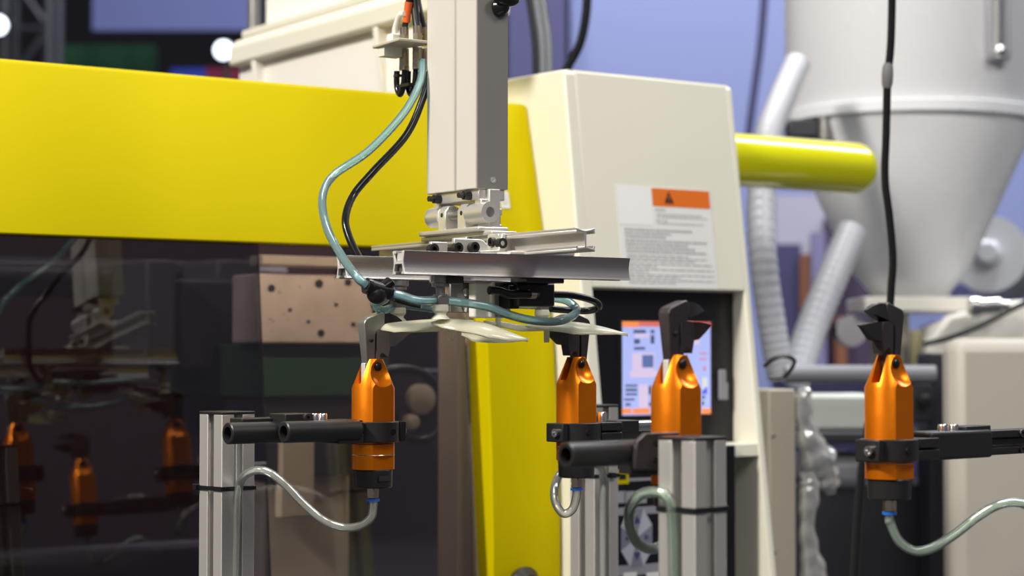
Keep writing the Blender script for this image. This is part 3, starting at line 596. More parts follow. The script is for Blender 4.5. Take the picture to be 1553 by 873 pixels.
def fcable(pts, r, name, m_, label, cat_='cable', hollow=None, n=8, fr=F):
    pts = cat(pts, n); return solo(MB().tube(pts, r, 14, hollow), name, m_, label, cat_, fr, pts[-1], smooth=60)
o = fcable([CON[0] + V((0, 0, .018)), F.x(616, 30, CON[0].x), F.x(620, 0, CON[0].x), F.x(626, -40, CON[0].x)], .0032, 'signal_cable', M['black'], 'black cable with orange sleeve rising from the connector plate')
s0 = F.x(616, 34, CON[0].x); s1 = F.x(620, 3, CON[0].x)
MB().cyl(s0, s1, .0041).build('orange_sleeve', mat('orange_sleeve', (.75, .13, .02), .5), o, label='orange sleeve')
fcable([CON[1] + V((0, 0, .018)), F.x(631, 30, CON[1].x), F.x(628, 0, CON[1].x), F.x(628, -40, CON[1].x)], .0042, 'signal_cable', M['black'], 'thick black cable rising from the middle connector')
fcable([CON[2] + V((0, 0, .018)), F.x(641, 30, CON[2].x), F.x(634, 0, CON[2].x), F.x(632, -40, CON[2].x)], .003, 'signal_cable', M['black'], 'thin black cable bending beside the column')
q = F.z(598, 72, zpl) + V((0, 0, .013)); fcable([q, F.x(600, 40, q.x), F.x(606, 24, q.x), F.x(614, 20, q.x)], .003, 'jumper_wire', M['white_plastic'], 'white wire arching from the terminal box to the cables', 'wire')
for i, (qc, lab, x, y0, y1) in enumerate(((CON[0], 'left black cable looped under the connector plate', 605, 110, 146), (CON[1], 'right black cable looped under the connector plate', 622, 112, 146))):
    c0 = qc - V((0, 0, .025)); X = qc.x
    fcable([c0, F.x(x + 9 - 0 * i, 105, X), F.x(x + 7, 128, X), F.x(x + 2, 143, X), F.x(x - 3, 132, X), F.x(x - 3, 108, X)], .0032, 'looped_cable', M['black_gloss'], lab)
q = F.x(614, 130, CON[0].x); solo(MB().box(q.x - .004, q.x + .004, q.y - .014, q.y + .006, q.z - .0016, q.z + .0016).box(q.x - .007, q.x - .001, q.y + .004, q.y + .012, q.z + .010, q.z + .0125), 'cable_tie', M['black'], 'black cable tie holding the two looped cables', 'tie', F, q, 'black cable ties')

# ================================================================== END OF ARM TOOL
def rail_profile():                           # half profile: flanges at +-u, channels open along v
    q = []; 
    arc = [(.0108 - .0022 * math.cos(math.pi * t / 2) ** 1.2 if abs(t) < 1 else .0108, .0105 * t) for t in (-1, -.8, -.5, -.2, 0, .2, .5, .8, 1)]
    right = [(u, v) for u, v in arc]
    inner_t = [(.0112, .0112), (.0092, .0112), (.0086, .0104), (.0080, .0112), (.0058, .0112), (.0056, .0092), (.0082, .0086), (.0074, .004), (.0066, .0012)]
    r = right + inner_t
    l = [(-u, v) for u, v in r[::-1]]
    bl = [(-u, -v) for u, v in inner_t]; br = [(u, -v) for u, v in inner_t[::-1]]
    return r + l + bl + br
RP = rail_profile()
ZG = F.at(690, 487, 1.93).z
to = thing('gripper_tool', 'aluminium rail end-of-arm tool with suction cups under the robot wrist', 'robot gripper', F, (.14, .06, ZG))
r1 = MB().prism(RP, lambda u, v, w_: V((w_, u, ZR + v)), 0, F.y(946, 407, 0).x).build('front_rail', M['alu_rail'], to, bevel=.0004)
r2 = MB().prism(RP, lambda u, v, w_: V((w_, .112 + u, ZR + v)), .002, .262).build('rear_rail', M['alu_rail'], to, bevel=.0004)
yend = F.x(888, 362, .146).y
r3 = MB().prism(RP, lambda u, v, w_: V((.146 + v, w_, ZR + .0218 + u)), yend, .285).build('cross_rail', M['alu_cross'], to, bevel=.0004)
for (x, y, par) in ((0, 0, r1), (.002, .112, r2)):
    MB().prism([(u * .97, v * .97) for u, v in RP], lambda u, v, w_: V((w_, y + u, ZR + v)), x - .0006, x + .0004).build('end_cap', M['alu_end'], par)
    MB().box(x + .004, x + .006, y - .0062, y + .0062, ZR - .0088, ZR - .0015).build('slot_nut', M['steel'], par)
    MB().box(x + .002, x + .006, y - .0064, y + .0064, ZR + .0018, ZR + .0088).build('end_insert', M['alu_end'], par)
# brackets between wrist and rails
bz0, bz1 = ZR + .0110, ZX + .0045
def angle(x0, y0, x1, y1, name='angle_bracket'):
    return MB().box(x0, x1, y0, y1, bz0, bz0 + .004).box(x0, x1, y1 - .004, y1, bz0, bz1).build(name, M['silver'], to, bevel=.001)
MB().box(.131, .161, .040, .175, ZX, ZX + .0045).build('adapter_plate', M['silver'], to, bevel=.001)
for (x0, y0) in ((.104, .02), (.163, -.014), (.104, .085), (.163, .085)):
    k = MB().prism([(0, 0), (.030, 0), (.030, .004), (.008, .006), (.004, .022), (0, .022)] if x0 > .14 else [(.030, 0), (0, 0), (0, .004), (.022, .006), (.026, .022), (.030, .022)], lambda u, v, w_: V((x0 + u, w_, bz0 + v)), y0, y0 + .026).build('angle_bracket', M['silver'], to, bevel=.0008)
    xs_ = x0 + (.012 if x0 < .14 else .018)
    MB().lathe([(.0045, 0), (.0045, .006), (.0024, .006), (.0024, .002)], (xs_, y0 + .013, bz0 + .005), (0, 0, 1), 16).build('cap_screw', M['black'], k)
    xq = x0 + (.026 if x0 < .14 else .004)
    MB().lathe([(.0045, 0), (.0045, .006), (.0024, .006), (.0024, .002)], (xq, y0 + .013, bz0 + .014), (-1 if x0 < .14 else 1, 0, 0), 16).build('cap_screw', M['black'], k)
# gusset with two cap screws facing the camera
for px, py in ((665, 377), (702, 375), (727, 374), (769, 368)):
    c = F.y(px, py, .012); k = MB().lathe([(.0052, 0), (.0052, .007), (.0026, .007), (.0026, .003)], (c.x, .026, c.z), (0, -1, 0), 18).build('socket_screw', M['black'], to)
for (x0, y0, x1, rnd) in ((654, 366, 679, 0), (689, 361, 742, 1), (756, 354, 786, 1)):
    a, b = F.y(x0, y0, .026), F.y(x1, 386, .026); h_ = a.z - b.z; w_ = min(h_ * .8, (b.x - a.x) * .4)
    arc = [(b.x - w_ + w_ * math.sin(t * math.pi / 12), a.z - h_ * .8 + h_ * .8 * math.cos(t * math.pi / 12)) for t in range(7)] if rnd else [(b.x, a.z)]
    MB().prism([(a.x, b.z), (b.x, b.z)] + arc[::-1] + [(a.x, a.z)], lambda u, v, w_: V((u, w_, v)), .026, .031).build('gusset_plate', M['silver'], to, bevel=.0008)
a = F.y(745, 385, -.012); MB().box(.118, .190, -.012, .012, ZR + .0109, ZR + .0135).build('joint_plate', M['alu_end'], to, bevel=.0005)
# suction cups
def cup(px, ptop, pbot, y, name='suction_cup', arm=None):
    c = F.y(px, ptop, y); zt = ZR - .0112; zl = F.y(px, pbot, y).z
    H_ = zt - zl
    k = MB().lathe([(.0105, -.0), (.0105, -.006), (.0085, -.007), (.0085, -.010), (.0045, -.011), (.0045, -H_ * .42), (.0070, -H_ * .42), (.0070, -H_ * .47)], (c.x, y, zt), (0, 0, 1), 20).build(name, M['steel'], to, label='suction cup on a steel stem')
    MB().box(c.x - .0062, c.x + .0062, y - .0062, y + .0062, zl + H_ * .34, zl + H_ * .55).build('inlet_block', M['steel'], k, bevel=.0008)
    MB().lathe([(.0072, H_ * .34), (.0078, H_ * .30), (.0078, H_ * .20), (.0055, H_ * .14), (.0055, H_ * .10), (.0088, H_ * .02), (.0092, 0), (.0075, 0), (.004, H_ * .08)], (c.x, y, zl), (0, 0, 1), 28).build('cup', M['cup'], k)
    return c.x, y, zl + H_ * .44
cA = cup(604, 418, 488, .112); cB = cup(668, 418, 484, .010); cC = cup(822, 430, 490, .112)
# black vacuum block, bracket and white block
def tb(name, m_, px0, py0, px1, py1, y, th, bev=.001, par=None):
    a, b = F.y(px0, py0, y), F.y(px1, py1, y); return MB().box(a.x, b.x, y, y + th, b.z, a.z).build(name, m_, par or to, bevel=bev)
tb('slide_bracket', M['black'], 680, 418, 704, 430, -.004, .02); tb('slide_bracket', M['black'], 800, 420, 856, 429, -.006, .03)
tb('slide_bracket', M['steel'], 700, 424, 800, 430, .03, .06)
k = tb('vacuum_block', M['black'], 786, 428, 842, 465, .020, .040, .002)
tb('vacuum_port', M['black'], 772, 432, 788, 468, .028, .03, .001, k)
k = tb('mount_plate', M['steel'], 683, 428, 722, 474, .050, .004, .001)
for py in (443, 467): c = F.y(706, py, .05); MB().lathe([(.0042, 0), (.0040, .0016), (.002, .0022)], (c.x, .050, c.z), (0, -1, 0), 14).build('pan_screw', M['chrome'], k)
k = tb('spacer_block', M['white_plastic'], 720, 427, 746, 482, .034, .012, .002)
tb('spacer_plate', M['alu_end'], 744, 424, 752, 482, .030, .018, .002)
k = tb('clip_plate', M['alu'], 746, 426, 775, 482, .046, .004, .003)
for py in (436, 476): c = F.y(753, py, .046); MB().cyl((c.x, .0452, c.z), (c.x, .047, c.z), .0024, n=14).build('rivet', M['steel'], k)
P_ = [F.y(x, y, .010) for x, y in ((742, 440), (756, 441), (772, 446), (788, 446), (803, 446))]
fcable([q for q in P_], .0042, 'sensor_lead', M['black_gloss'], 'short black sensor lead plugged into the vacuum block')
c = P_[-1]; solo(MB().cyl((c.x - .001, .010, c.z), (c.x + .007, .012, c.z), .0045, n=12).cyl((c.x + .005, .012, c.z), (c.x + .014, .019, c.z), .004, n=12), 'sensor_plug', M['brass'], 'brass ferrule where the sensor lead enters the block', 'plug', F, c)
# Y push-in fitting
yf = .03
yt = thing('air_fitting', 'black push-in Y air fitting left of the suction cups', 'fitting', F, F.y(575, 440, yf))
a, b, c = F.y(556, 433, yf), F.y(592, 444, yf), F.y(578, 440, yf)
MB().cyl(a, c, .0072, n=18).build('inlet', M['black'], yt); MB().cyl(c, b, .0070, n=18).build('outlet', M['black'], yt)
MB().ball(F.y(572, 446, yf), .0105, (1, .8, .9)).build('body', M['black'], yt); q = F.y(592, 428, yf)
MB().cyl(c, q, .0062, n=16).build('second_outlet', M['black_gloss'], yt); MB().cyl(a + (a - c).normalized() * .001, a + (a - c).normalized() * -.003, .0078, n=18).build('release_collar', M['black_gloss'], yt)
MB().ring(b - (b - c).normalized() * .001, b + (b - c).normalized() * .002, .0062, .004).build('blue_collar', M['blue'], yt)
# teal and black air lines
zc2 = CON[2]
TE = [F.at(641, 92, 2.06), F.at(637, 125, 2.05), F.at(612, 172, 2.04), F.at(560, 228, 2.02), F.at(506, 266, 2.0), F.at(489, 300, 1.97), F.at(496, 345, 1.94), F.at(518, 388, 1.90), F.at(540, 418, 1.865), a + V((0, 0, 0))]
fcable(TE, .0043, 'air_line', M['teal'], 'teal air hose swinging left from the column to the fitting', 'hose', .0028, 10)
BK = [F.at(652, 110, 2.07), F.at(641, 150, 2.06), F.at(616, 205, 2.05), F.at(566, 260, 2.03), F.at(536, 296, 2.02), F.at(524, 330, 2.0), F.at(529, 358, 1.99), F.at(545, 392, 1.98), F.at(566, 428, 1.97), F.at(600, 452, 1.965), F.at(640, 462, 1.96)]
fcable(BK, .0040, 'air_line', M['black_gloss'], 'black air hose curving down behind the rear rail', 'hose', None, 10)
fcable([b, F.y(610, 448, .02), F.y(632, 455, .012), V((cB[0] - .006, cB[1], cB[2]))], .0040, 'air_line', M['teal'], 'short teal tube from the fitting to the nearer cup', 'hose', .0026)
tl = [V((cB[0] + .006, cB[1], cB[2])), F.y(705, 459, .002), F.y(740, 465, -.004), F.y(775, 478, -.008), F.y(810, 486, -.008), F.y(845, 487, .0), F.y(868, 479, .018), F.y(874, 468, .036), F.y(860, 456, .05), F.y(842, 452, .058), F.y(830, 452, .062)]
fcable(tl, .0043, 'air_line', M['teal'], 'long teal tube looping right under the vacuum block', 'hose', .0028, 10)
fcable([q, F.y(585, 452, .05), F.y(568, 462, .075), F.y(580, 470, .098), V((cA[0] - .006, cA[1], cA[2] - .004))], .0040, 'air_line', M['teal'], 'teal tube bending back to the left rear cup', 'hose', .0026)
fcable([V((cA[0] + .006, cA[1], cA[2] - .002)), F.y(630, 465, .118), F.y(665, 469, .125), F.y(700, 466, .122), F.y(760, 462, .118), V((cC[0] - .008, cC[1], cC[2]))], .0040, 'air_line', M['teal'], 'teal tube running level behind the nearer suction cup', 'hose', .0026)
fcable([F.y(838, 446, .035), F.y(870, 448, .03), F.y(900, 456, .032), F.y(908, 465, .042), F.y(892, 471, .056), F.y(860, 470, .064), F.y(835, 468, .066)], .0036, 'sensor_lead', M['black_gloss'], 'black lead looping out right of the vacuum block')

# ================================================================== MOULDED PARTS held by the cups
def leaf(stations, name, label, thick=.0030, wy=1.0):
    """stations: (px, py, depth-local y, half width, crown) from tip to tip in the tool frame"""
    P = [F.y(px, py, y) for px, py, y, _, _ in stations]; n = len(P); C_ = cat(P, 4)
    Wd = []; A = []
    for i in range(n - 1):
        for t in range(4): Wd.append(stations[i][3] + (stations[i + 1][3] - stations[i][3]) * t / 4); A.append(stations[i][4] + (stations[i + 1][4] - stations[i][4]) * t / 4)
    Wd.append(stations[-1][3]); A.append(stations[-1][4])
    vs = []; fs = []; K_ = 9; m_ = len(C_)
    for side_ in (0, 1):
        for i, c in enumerate(C_):
            t = (C_[min(i + 1, m_ - 1)] - C_[max(i - 1, 0)]); t.z = 0; t.normalize(); nn = V((-t.y, t.x, 0))
            for k in range(K_):
                s_ = -1 + 2 * k / (K_ - 1); vs.append(c + nn * (Wd[i] * s_) + V((0, 0, -A[i] * s_ * s_ - (thick if side_ else 0) * (1.15 - .5 * abs(s_)))))
    b = m_ * K_
    for i in range(m_ - 1):
        for k in range(K_ - 1):
            q = (i * K_ + k, i * K_ + k + 1, (i + 1) * K_ + k + 1, (i + 1) * K_ + k); fs.append(q); fs.append(tuple(b + j for j in q[::-1]))
        for k in (0, K_ - 1):
            q = (i * K_ + k, (i + 1) * K_ + k, b + (i + 1) * K_ + k, b + i * K_ + k); fs.append(q)
    for i in (0, m_ - 1):
        for k in range(K_ - 1): fs.append((i * K_ + k, i * K_ + k + 1, b + i * K_ + k + 1, b + i * K_ + k))
    return solo(MB().add(vs, fs), name, M['moulding'], label, 'plastic part', F, P[0], 'pale green moulded parts', smooth=60)
l1 = leaf(((566, 497, .098, .004, .004), (580, 491, .092, .008, .004), (610, 487, .075, .016, .009), (645, 484, .05, .018, .010), (672, 484, .028, .014, .007), (690, 489, .012, .004, 0)), 'moulded_spoon', 'pale green moulded blade clipped in the left nipper')
l2 = leaf(((655, 487, .022, .006, .001), (675, 483, .014, .015, .007), (705, 484, .0, .020, .010), (740, 490, -.012, .021, .012), (770, 501, -.022, .015, .008), (800, 513, -.032, .004, .0)), 'moulded_spoon', 'largest pale moulded blade, front middle below the cups')
l3 = leaf(((700, 504, .04, .006, .001), (718, 506, .034, .014, .005), (745, 509, .02, .016, .005), (775, 511, .008, .010, .003), (800, 512, -.004, .004, 0)), 'moulded_spoon', 'small moulded blade hanging lowest in the middle')
l4 = leaf(((800, 492, .09, .006, .001), (835, 487, .07, .016, .008), (875, 488, .05, .019, .011), (910, 494, .034, .014, .007), (936, 501, .024, .006, .002), (952, 505, .018, .002, 0)), 'moulded_spoon', 'pale moulded blade pointing right past the screen')
l5 = leaf(((735, 486, .12, .004, .0), (760, 487, .115, .008, .004), (790, 492, .105, .010, .005), (830, 494, .09, .008, .003), (850, 494, .08, .003, 0)), 'moulded_spoon', 'narrow moulded runner linking the middle and right blades')
for px, py, y, h, lab in ((683, 496, .016, .012, 'short moulded peg under the front middle blade'), (829, 500, .075, .013, 'short moulded peg under the right pointing blade'), (756, 482, .112, .014, 'short moulded peg rising above the runner')):
    c = F.y(px, py, y); solo(MB().lathe([(.0032, .002), (.003, -h * .8), (.0026, -h)], c, (0, 0, 1), 16), 'moulding_peg', M['moulding'], lab, 'plastic peg', F, c - V((0, 0, h)), 'pale green moulded parts')

# ================================================================== NIPPERS
r_ = .021
def boolean(base, cutters, op='DIFFERENCE'):
    for c in cutters:
        md = base.modifiers.new('cut', 'BOOLEAN'); md.operation = c[1]; md.object = c[0]; md.solver = 'EXACT'
    dg = bpy.context.evaluated_depsgraph_get(); dg.update()
    me = bpy.data.meshes.new_from_object(base.evaluated_get(dg)); base.modifiers.clear(); old = base.data; base.data = me
    for p in me.polygons: p.use_smooth = True
    me.set_sharp_from_angle(angle=R(28))
    for c in cutters: bpy.data.objects.remove(c[0], do_unlink=True)
def make_nipper(jaw_m):
    t = thing('air_nipper', '', 'nipper', W0, (0, 0, -.139)); t.location = (0, 0, 0)
    mm = .001
    body = MB().lathe([(r_, -.1075), (r_, -.0285), (.0095, 0)], (0, 0, 0), (0, 0, 1), 64).build('body', M['orange'], t)
    fb = MB().box(-.03, .03, -.0168, .0168, -.2, .1).build('cutter', M['orange'], t)
    sl = MB().box(-.03, .03, -.0048, .0048, -.024, .02).build('cutter', M['orange'], t)
    sc_ = [MB().ball((0, s * .0276, -.010), .0205, n=48).build('cutter', M['orange'], t) for s in (-1, 1)]
    tri = MB().prism([(-.004, .02), (.03, .02), (.03, -.002), (.004, -.006)], lambda u, v, w_: V((u, w_, v)), -.0048, .0048).build('cutter', M['orange'], t)
    boolean(body, [(fb, 'INTERSECT'), (sl, 'DIFFERENCE'), (sc_[0], 'DIFFERENCE'), (sc_[1], 'DIFFERENCE')])
    bpy.data.objects.remove(tri, do_unlink=True)
    for z in (-.083, -.094): MB().lathe([(r_ + .0001, z), (r_ + .0003, z + .0004), (r_ + .0001, z + .0008)], (0, 0, 0), (0, 0, 1), 48).build('body_groove', M['brass'] if z < -.09 else M['jaw'], body)
    for s in (-1, 1): MB().lathe([(.0042, 0), (.0042, .002), (.0030, .0032), (.0012, .0036)], (0, s * .0070, -.0075), (0, s, 0), 20).build('pivot_screw', M['black_gloss'], t)
    def P(x, z): return (x * mm, z * mm)
    # hook jaw
    poly = [P(-9, -20), P(-15, 34), P(-13.5, 38), P(-11, 40), P(7, 46), P(10, 44), P(9.5, 30), P(1, 27.5), P(-1.5, 24), P(-2, 2), P(-3, -20)]
    h = .0062
    j = MB().prism(poly, lambda u, v, w_: V((u, w_, v)), -h, h)
    # the shank inside the slot is thinner
    for v in j.v:
        if v.z < -.001: v.y *= .7
    j1 = j.build('hook_jaw', jaw_m, t, bevel=.001)
    sec = [(9.4, -h, 30.5, 44.5), (18, -.0052, 33, 44.5), (28, -.002, 35.5, 42), (37, .002, 37.4, 38.6)]
    vs = []
    for x, yf_, z0, z1 in sec: vs += [(x * mm, yf_, z0 * mm), (x * mm, h, z0 * mm), (x * mm, h * .8, z1 * mm), (x * mm, yf_ + .001, z1 * mm)]
    fs = [(0, 1, 2, 3), (12, 15, 14, 13)] + [(i * 4 + k, i * 4 + (k + 1) % 4, (i + 1) * 4 + (k + 1) % 4, (i + 1) * 4 + k) for i in range(3) for k in range(4)]
    MB().add(vs, fs).build('blade', M['black'], j1, smooth=20)  # black imitates the dark reflection on the angled blade
    # short jaw
    poly = [P(0, 28), P(3, 29.5), P(16, 28.5), P(16.5, 12), P(14, 1), P(10, 4.5), P(6, 6), P(4, 3), P(5.5, -10), P(3, -20), P(-1, -20), P(-1, -4), P(0.2, 10)]
    j = MB().prism(poly, lambda u, v, w_: V((u, w_, v)), -h * .96, h * .96)
    for v in j.v:
        if v.z < -.001: v.y *= .68
    j2 = j.build('short_jaw', jaw_m, t, bevel=.0008)
    sec = [(16.2, -h * .96, 12, 28.2), (25, -.005, 13, 28), (35, -.0025, 18.5, 27), (46, .001, 24.5, 25.6)]
    vs = []
    for x, yf_, z0, z1 in sec: vs += [(x * mm, yf_ + .002, z0 * mm), (x * mm, h, z0 * mm), (x * mm, h * .9, z1 * mm), (x * mm, yf_, z1 * mm)]
    MB().add(vs, fs).build('blade', M['black'] if jaw_m is M['jaw'] else M['steel'], j2, smooth=20)
    MB().lathe([(.0018, 0), (.0018, .0015), (.001, .002)], (-.007, -h, .018), (0, -1, 0), 12).build('jaw_pin', M['black'], j1)
    MB().box(-.0125, -.0095, -.003, .003, -.024, -.004).build('link', M['alu_end'], t, bevel=.0005)
    cp = MB().lathe([(.0180, -.1255), (.0188, -.1245), (.0192, -.1085), (.0185, -.1075)], (0, 0, 0), (0, 0, 1), 48).build('end_cap', M['black'], t)
    MB().box(-.007, .007, -.0196, -.0188, -.1185, -.1135).build('cap_plate', M['jaw'], cp)
    MB().cyl((0, 0, -.136), (0, 0, -.1255), .0062, n=6).build('fitting', M['brass'], t, bevel=.0006)
    MB().cyl((0, 0, -.139), (0, 0, -.1365), .0064, n=20).build('blue_collar', M['blue'], t)
    return t
NIP = []
spec = ((566, 544, 1.94, 40, 'orange air nipper at left gripping the moulded blade in bare steel jaws', 'steel'),
        (874, 541, 2.07, 221, 'orange air nipper with black jaws in front of the yellow pillar', 'jaw'),
        (1025, 538, 1.66, 41, 'orange air nipper in front of the lit screen', 'jaw'),
        (1347.5, 538, 1.73, 222, 'orange air nipper at far right with jaws opening left', 'jaw'))
protos = {'steel': make_nipper(M['steel']), 'jaw': make_nipper(M['jaw'])}; used = set()
for px, py, Y, deg, lab, jm in spec:
    o = protos[jm] if jm not in used else copy_tree(protos[jm]); used.add(jm)
    tp = at(px, py, Y); o.location = tp + V((0, 0, -.139)); o.rotation_euler = (0, 0, R(deg)); tag(o, lab, 'nipper', 'orange air nippers'); NIP.append((tp, Frame(tp, deg if deg < 90 else deg - 180)))

# ---------------------------------------------------- clamps, rods
def clamp(i, z0, z1, label, sgn):
    tp, fr = NIP[i]; za, zb_ = tp.z + z0, tp.z + z1
    t = thing('nipper_holder', label, 'clamp', fr, (0, 0, za), 'black nipper clamps')
    MB().ring((0, 0, za), (0, 0, zb_), .0255, r_ + .0003, 40).build('clamp_ring', M['black'], t, bevel=.0008)
    e = -sgn; zc_ = (za + zb_) / 2
    k = MB().box(min(e * .0235, e * .031), max(e * .0235, e * .031), -.013, .013, za, zb_).build('clamp_ear', M['black'], t, bevel=.001)
    MB().lathe([(.0044, 0), (.0044, .004), (.0024, .004), (.0022, .001)], (e * .031, -.004, zc_), (e, 0, 0), 16).build('ear_screw', M['chrome'], k)
    m1 = zc_ + .0008; m0 = zc_ - .0008
    xa_, xb_ = sorted((sgn * .022, sgn * .052))
    MB().box(xa_, xb_, -.016, .016, za, m0).build('lower_jaw', M['black'], t, bevel=.001); MB().box(xa_, xb_, -.016, .016, m1, zb_).build('upper_jaw', M['black'], t, bevel=.001)
    MB().cyl((sgn * -.006 - .0 * sgn, -.0257, zc_), (sgn * -.006, -.0230, zc_), .0030, n=14).build('grub_screw', M['black_gloss'], t)
    return t, fr, za, zb_, zc_
t, fr, za, zb_, zc_ = clamp(0, -.081, -.061, 'black clamp arm with two hollow rods holding the left nipper', -1)
def rod(fr, t, x0, x1, y, z, r=.0102, name='rod'):
    k = MB().lathe([(r * .62, 0), (r * .9, 0), (r, .0008), (r, abs(x1 - x0)), (r * .62, abs(x1 - x0))], (x0, y, z), (1, 0, 0), 32, True).build(name, M['black'], t); return k
e2 = fr.y(430, 655, -.012); e1 = fr.y(345, 657, .016)
rod(fr, t, e2.x, -.028, -.012, e2.z); rod(fr, t, e1.x, -.05, .016, e1.z)
a, b = fr.y(425, 627, .005), fr.y(467, 640, .005)
k = MB().box(a.x, b.x, -.004, .024, b.z - .004, a.z).build('swivel_block', M['black'], t, bevel=.001)
c = fr.y(464, 633, -.004); MB().lathe([(.0038, 0), (.0038, .004), (.002, .004), (.002, .001)], (c.x, -.004, c.z), (0, -1, 0), 16).build('block_screw', M['jaw'], k)
for px in (477, 489):
    c = fr.y(px, 639, .0); MB().lathe([(.0046, -.002), (.0046, .0068), (.0040, .0078), (.0022, .0078), (.0022, .004)], (c.x, 0, c.z), (0, 0, 1), 20).build('knurled_screw', M['chrome'], t)
a, b = fr.y(470, 637, .0), fr.y(540, 660, .0); MB().box(a.x, -.02, -.012, .020, b.z, a.z).build('cross_block', M['black'], t, bevel=.002)
a, b = fr.y(384, 633, .03), fr.y(430, 640, .03); MB().box(a.x - .02, b.x + .02, .018, .040, b.z - .004, a.z).build('mount_bar', M['black'], t, bevel=.001)

t, fr, za, zb_, zc_ = clamp(1, -.088, -.0685, 'black clamp arm holding the nipper before the yellow pillar', 1)
a, b = fr.y(925, 637, .0), fr.y(956, 655, .0); MB().box(.045, b.x, -.014, .018, b.z, a.z).build('cross_block', M['black'], t, bevel=.001)
c = fr.y(912, 640, .0); MB().lathe([(.0052, -.002), (.0052, .010), (.0045, .011), (.0025, .011), (.0025, .006)], (c.x, 0, c.z), (0, 0, 1), 20).build('knurled_screw', M['chrome'], t)
a, b = fr.y(955, 640, .0), fr.y(1010, 640, .0); MB().cyl((a.x - .01, 0, a.z - .004), (b.x, 0, a.z - .004), .006).build('guide_rod', M['chrome'], t)

# clamp of the nipper behind the front post
t, fr, za, zb_, zc_ = clamp(2, -.098, -.078, 'black clamp with a hollow rod beside the front post', -1)
e = fr.y(858, 690, -.006); zz = e.z; rod(fr, t, e.x, -.030, -.006, zz, .0104)
k = MB().prism([(fr.y(958, 672, -.018).x, zz - .013), (-.018, zz - .016), (-.018, zz + .016), (fr.y(975, 672, -.018).x, zz + .016), (fr.y(962, 672, -.018).x, zz + .010)], lambda u, v, w_: V((u, w_, v)), -.022, -.017).build('bracket_plate', M['jaw'], t, bevel=.001)
for py in (672, 698): c = fr.y(995, py, -.022); MB().cyl((c.x, -.0225, c.z), (c.x, -.021, c.z), .003, n=16).build('bracket_hole', M['black_gloss'], k)

t, fr, za, zb_, zc_ = clamp(3, -.092, -.073, 'black clamp arm reaching right from the rightmost nipper', 1)
a, b = fr.y(1385, 658, .0), fr.y(1490, 694, .0); MB().box(.045, b.x, -.012, .014, b.z + .001, a.z + .002).build('arm_block', M['black'], t, bevel=.003)
k = MB().box(fr.y(1455, 650, 0).x, fr.y(1492, 650, 0).x, -.008, .012, fr.y(1470, 662, 0).z, fr.y(1470, 645, 0).z).build('swivel_block', M['black'], t, bevel=.001)
for px in (1430, 1446):
    c = fr.y(px, 654, .0); MB().lathe([(.0046, -.002), (.0046, .0055), (.0040, .0065), (.0022, .0065), (.0022, .004)], (c.x, 0, c.z), (0, 0, 1), 20).build('knurled_screw', M['chrome'], t)
a, b = fr.y(1484, 651, .0), fr.y(1640, 690, .0); zt = fr.y(1520, 652, -.01).z; zl = fr.y(1520, 689, -.01).z
hgt = zt - zl
MB().prism([(-.011, zl), (.012, zl), (.012, zt), (-.011, zt), (-.011, zt - hgt * .30), (-.005, zt - hgt * .36), (-.005, zl + hgt * .36), (-.011, zl + hgt * .30)], lambda u, v, w_: V((w_, u, v)), a.x, b.x).build('slotted_bar', M['black'], t, bevel=.0008)
for px, py in ((1549, 657), (1549, 681)): c = fr.y(px, py, -.011); MB().lathe([(.0036, 0), (.0036, .002), (.002, .002), (.002, .0005)], (c.x, -.011, c.z), (0, -1, 0), 16).build('bar_screw', M['jaw'], t)

# ---------------------------------------------------- extrusion posts
def ext_profile(s):
    h = s / 2; g = s * .13; d = s * .26; q = []
    base = [(-h, -h), (-g, -h), (-g, -h + d * .3), (-g * 1.9, -h + d * .3), (-g * 1.9, -h + d * .55), (-g * .9, -h + d), (g * .9, -h + d), (g * 1.9, -h + d * .55), (g * 1.9, -h + d * .3), (g, -h + d * .3), (g, -h)]
    for k in range(4):
        c, s_ = math.cos(k * math.pi / 2), math.sin(k * math.pi / 2); q += [(x * c - y * s_, x * s_ + y * c) for x, y in base]
    return q
def post(px, ptop, Y, deg, s, tie_py, label, lab_tie, head):
    c = at(px, ptop, Y); fr = Frame(c, deg); t = thing('aluminium_post', label, 'post', fr, (0, 0, 0), 'aluminium extrusion posts')
    MB().prism(ext_profile(s), lambda u, v, w_: V((u, v, w_)), 0, c.z - .003).build('extrusion', M['alu'], t, bevel=.0006)
    MB().box(-s / 2 - .0004, s / 2 + .0004, -s / 2 - .0004, s / 2 + .0004, c.z - .003, c.z).build('end_cap', M['black'], t, bevel=.0008)
    z = fr.y(px, tie_py, -s / 2).z; h = s / 2; g = .0016
    o = MB(); sqr = lambda e: [(-e, -e), (e, -e), (e, e), (-e, e)]
    po, pi_ = sqr(h + g), sqr(h + .0002); vs = []
    for zz in (z - .0022, z + .0022): vs += [(x, y, zz) for x, y in po] + [(x, y, zz) for x, y in pi_]
    fs = []
    for k in range(4):
        k2 = (k + 1) % 4; fs += [(k, k2, 8 + k2, 8 + k), (4 + k2, 4 + k, 12 + k, 12 + k2), (k, 4 + k, 4 + k2, k2), (8 + k, 8 + k2, 12 + k2, 12 + k)]
    tie = thing('cable_tie', lab_tie, 'tie', fr, (0, 0, z), 'black cable ties')
    o.add(vs, fs).build('strap', M['black_gloss'], tie, bevel=.0004)
    hx_, hy_ = head; MB().box(hx_ * h - .004, hx_ * h + .004, hy_ * h - .003, hy_ * h + .003, z - .003, z + .0035).build('tie_head', M['black_gloss'], tie, bevel=.0006)
    return fr
P1 = post(344.5, 623, 2.02, 43, .040, 741, 'aluminium slotted post at the left carrying the hollow rods', 'black cable tie around the left aluminium post', (-1.05, 1.1))
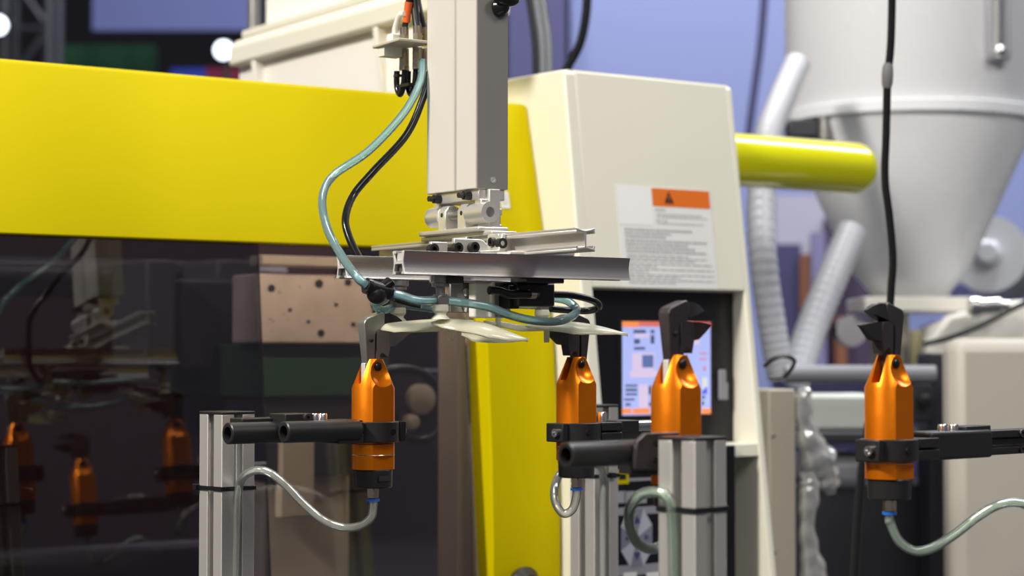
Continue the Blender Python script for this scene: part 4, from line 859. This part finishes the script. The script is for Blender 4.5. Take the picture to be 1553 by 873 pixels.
P2 = post(901, 613, 2.33, 43, .040, 722, 'aluminium slotted post behind the nipper before the pillar', 'black cable tie around the post behind the second nipper', (.4, -1.1))
P3 = post(1050, 661, 1.585, 44, .0385, 775, 'nearest aluminium slotted post in front of the screen nipper', 'black cable tie around the nearest front post', (1.1, .3))
# ---------------------------------------------------- clear tubes of the nippers
def ntube(i, pts, label, m_, r=.0042, ri=.0027):
    tp, fr = NIP[i]; p0 = W0.l(tp + V((0, 0, -.139)))
    pp_ = cat([p0 + V((0, 0, .004)), p0 + V((0, 0, -.006))] + [at(*q) for q in pts], 8)
    solo(MB().tube(pp_, r, 16, ri), 'air_tube', m_, label, 'tube', W0, pp_[-1], smooth=60)
ntube(0, ((562, 785, 1.94), (545, 797, 1.945), (520, 799, 1.95), (490, 788, 1.955), (460, 763, 1.96), (432, 734, 1.965), (408, 716, 1.97), (388, 713, 1.975), (370, 722, 1.985), (362, 742, 1.998), (359, 790, 2.003), (357, 873, 2.003), (356, 930, 2.003)), 'clear air tube waving from the left nipper to its post', M['clear'])
ntube(1, ((868, 772, 2.07), (854, 778, 2.07), (842, 760, 2.08), (842, 735, 2.10), (855, 712, 2.14), (885, 702, 2.2), (908, 706, 2.25), (915, 726, 2.285), (914, 770, 2.30), (914, 900, 2.30)), 'clear air tube looping under the nipper before the pillar', M['clear'], .0045)
pp_ = cat([NIP[2][0] + V((0, 0, -.136)), at(1012, 806, 1.66), at(1004, 826, 1.655), at(985, 832, 1.645), at(966, 822, 1.63), at(955, 798, 1.615), at(956, 770, 1.60), at(972, 750, 1.59), at(996, 746, 1.578), at(1014, 756, 1.572), at(1020, 790, 1.572), at(1022, 900, 1.572)], 8)
solo(MB().tube(pp_, .0044, 16, .0028), 'air_tube', M['green_clear'], 'greenish clear tube arcing left of the nearest post', 'tube', W0, pp_[-1], smooth=60)
ntube(3, ((1350, 792, 1.73), (1362, 818, 1.73), (1384, 834, 1.732), (1410, 832, 1.735), (1445, 812, 1.74), (1480, 785, 1.745), (1510, 767, 1.75), (1535, 761, 1.755), (1560, 768, 1.76), (1590, 800, 1.77)), 'greenish clear tube sweeping right from the rightmost nipper', M['green_clear'])
# booth front across the aisle, right of the photographer: it shows as the reflection in the window
fr = Frame((2.35, .5), 123 + 180 - 246.7 + 0)
ob = thing('opposite_booth', 'dim brown and green booth front mirrored in the dark window', 'booth', fr, (0, 0, 0))
MB().box(-2.0, 2.0, .02, .08, 0, 3.4).build('backing', mat('plum_grey', (.10, .09, .12), .7), ob)
for i in range(7):
    x = -2 + i * .58; MB().box(x, x + .50, -.01, .02, .1, 1.82).build('brown_panel', M['cardboard'], ob)
    MB().box(x + .505, x + .575, -.02, .02, .1, 1.86).build('pale_upright', M['grey'] if i % 2 else M['cardboard'], ob)
MB().box(-2.0, 2.0, -.04, .02, 1.87, 2.1).build('green_fascia', mat('green_fascia', (.006, .06, .04), .6), ob)
MB().box(-2.0, 2.0, -.25, -.045, 1.0, 1.03).build('counter_top', M['grey'], ob)
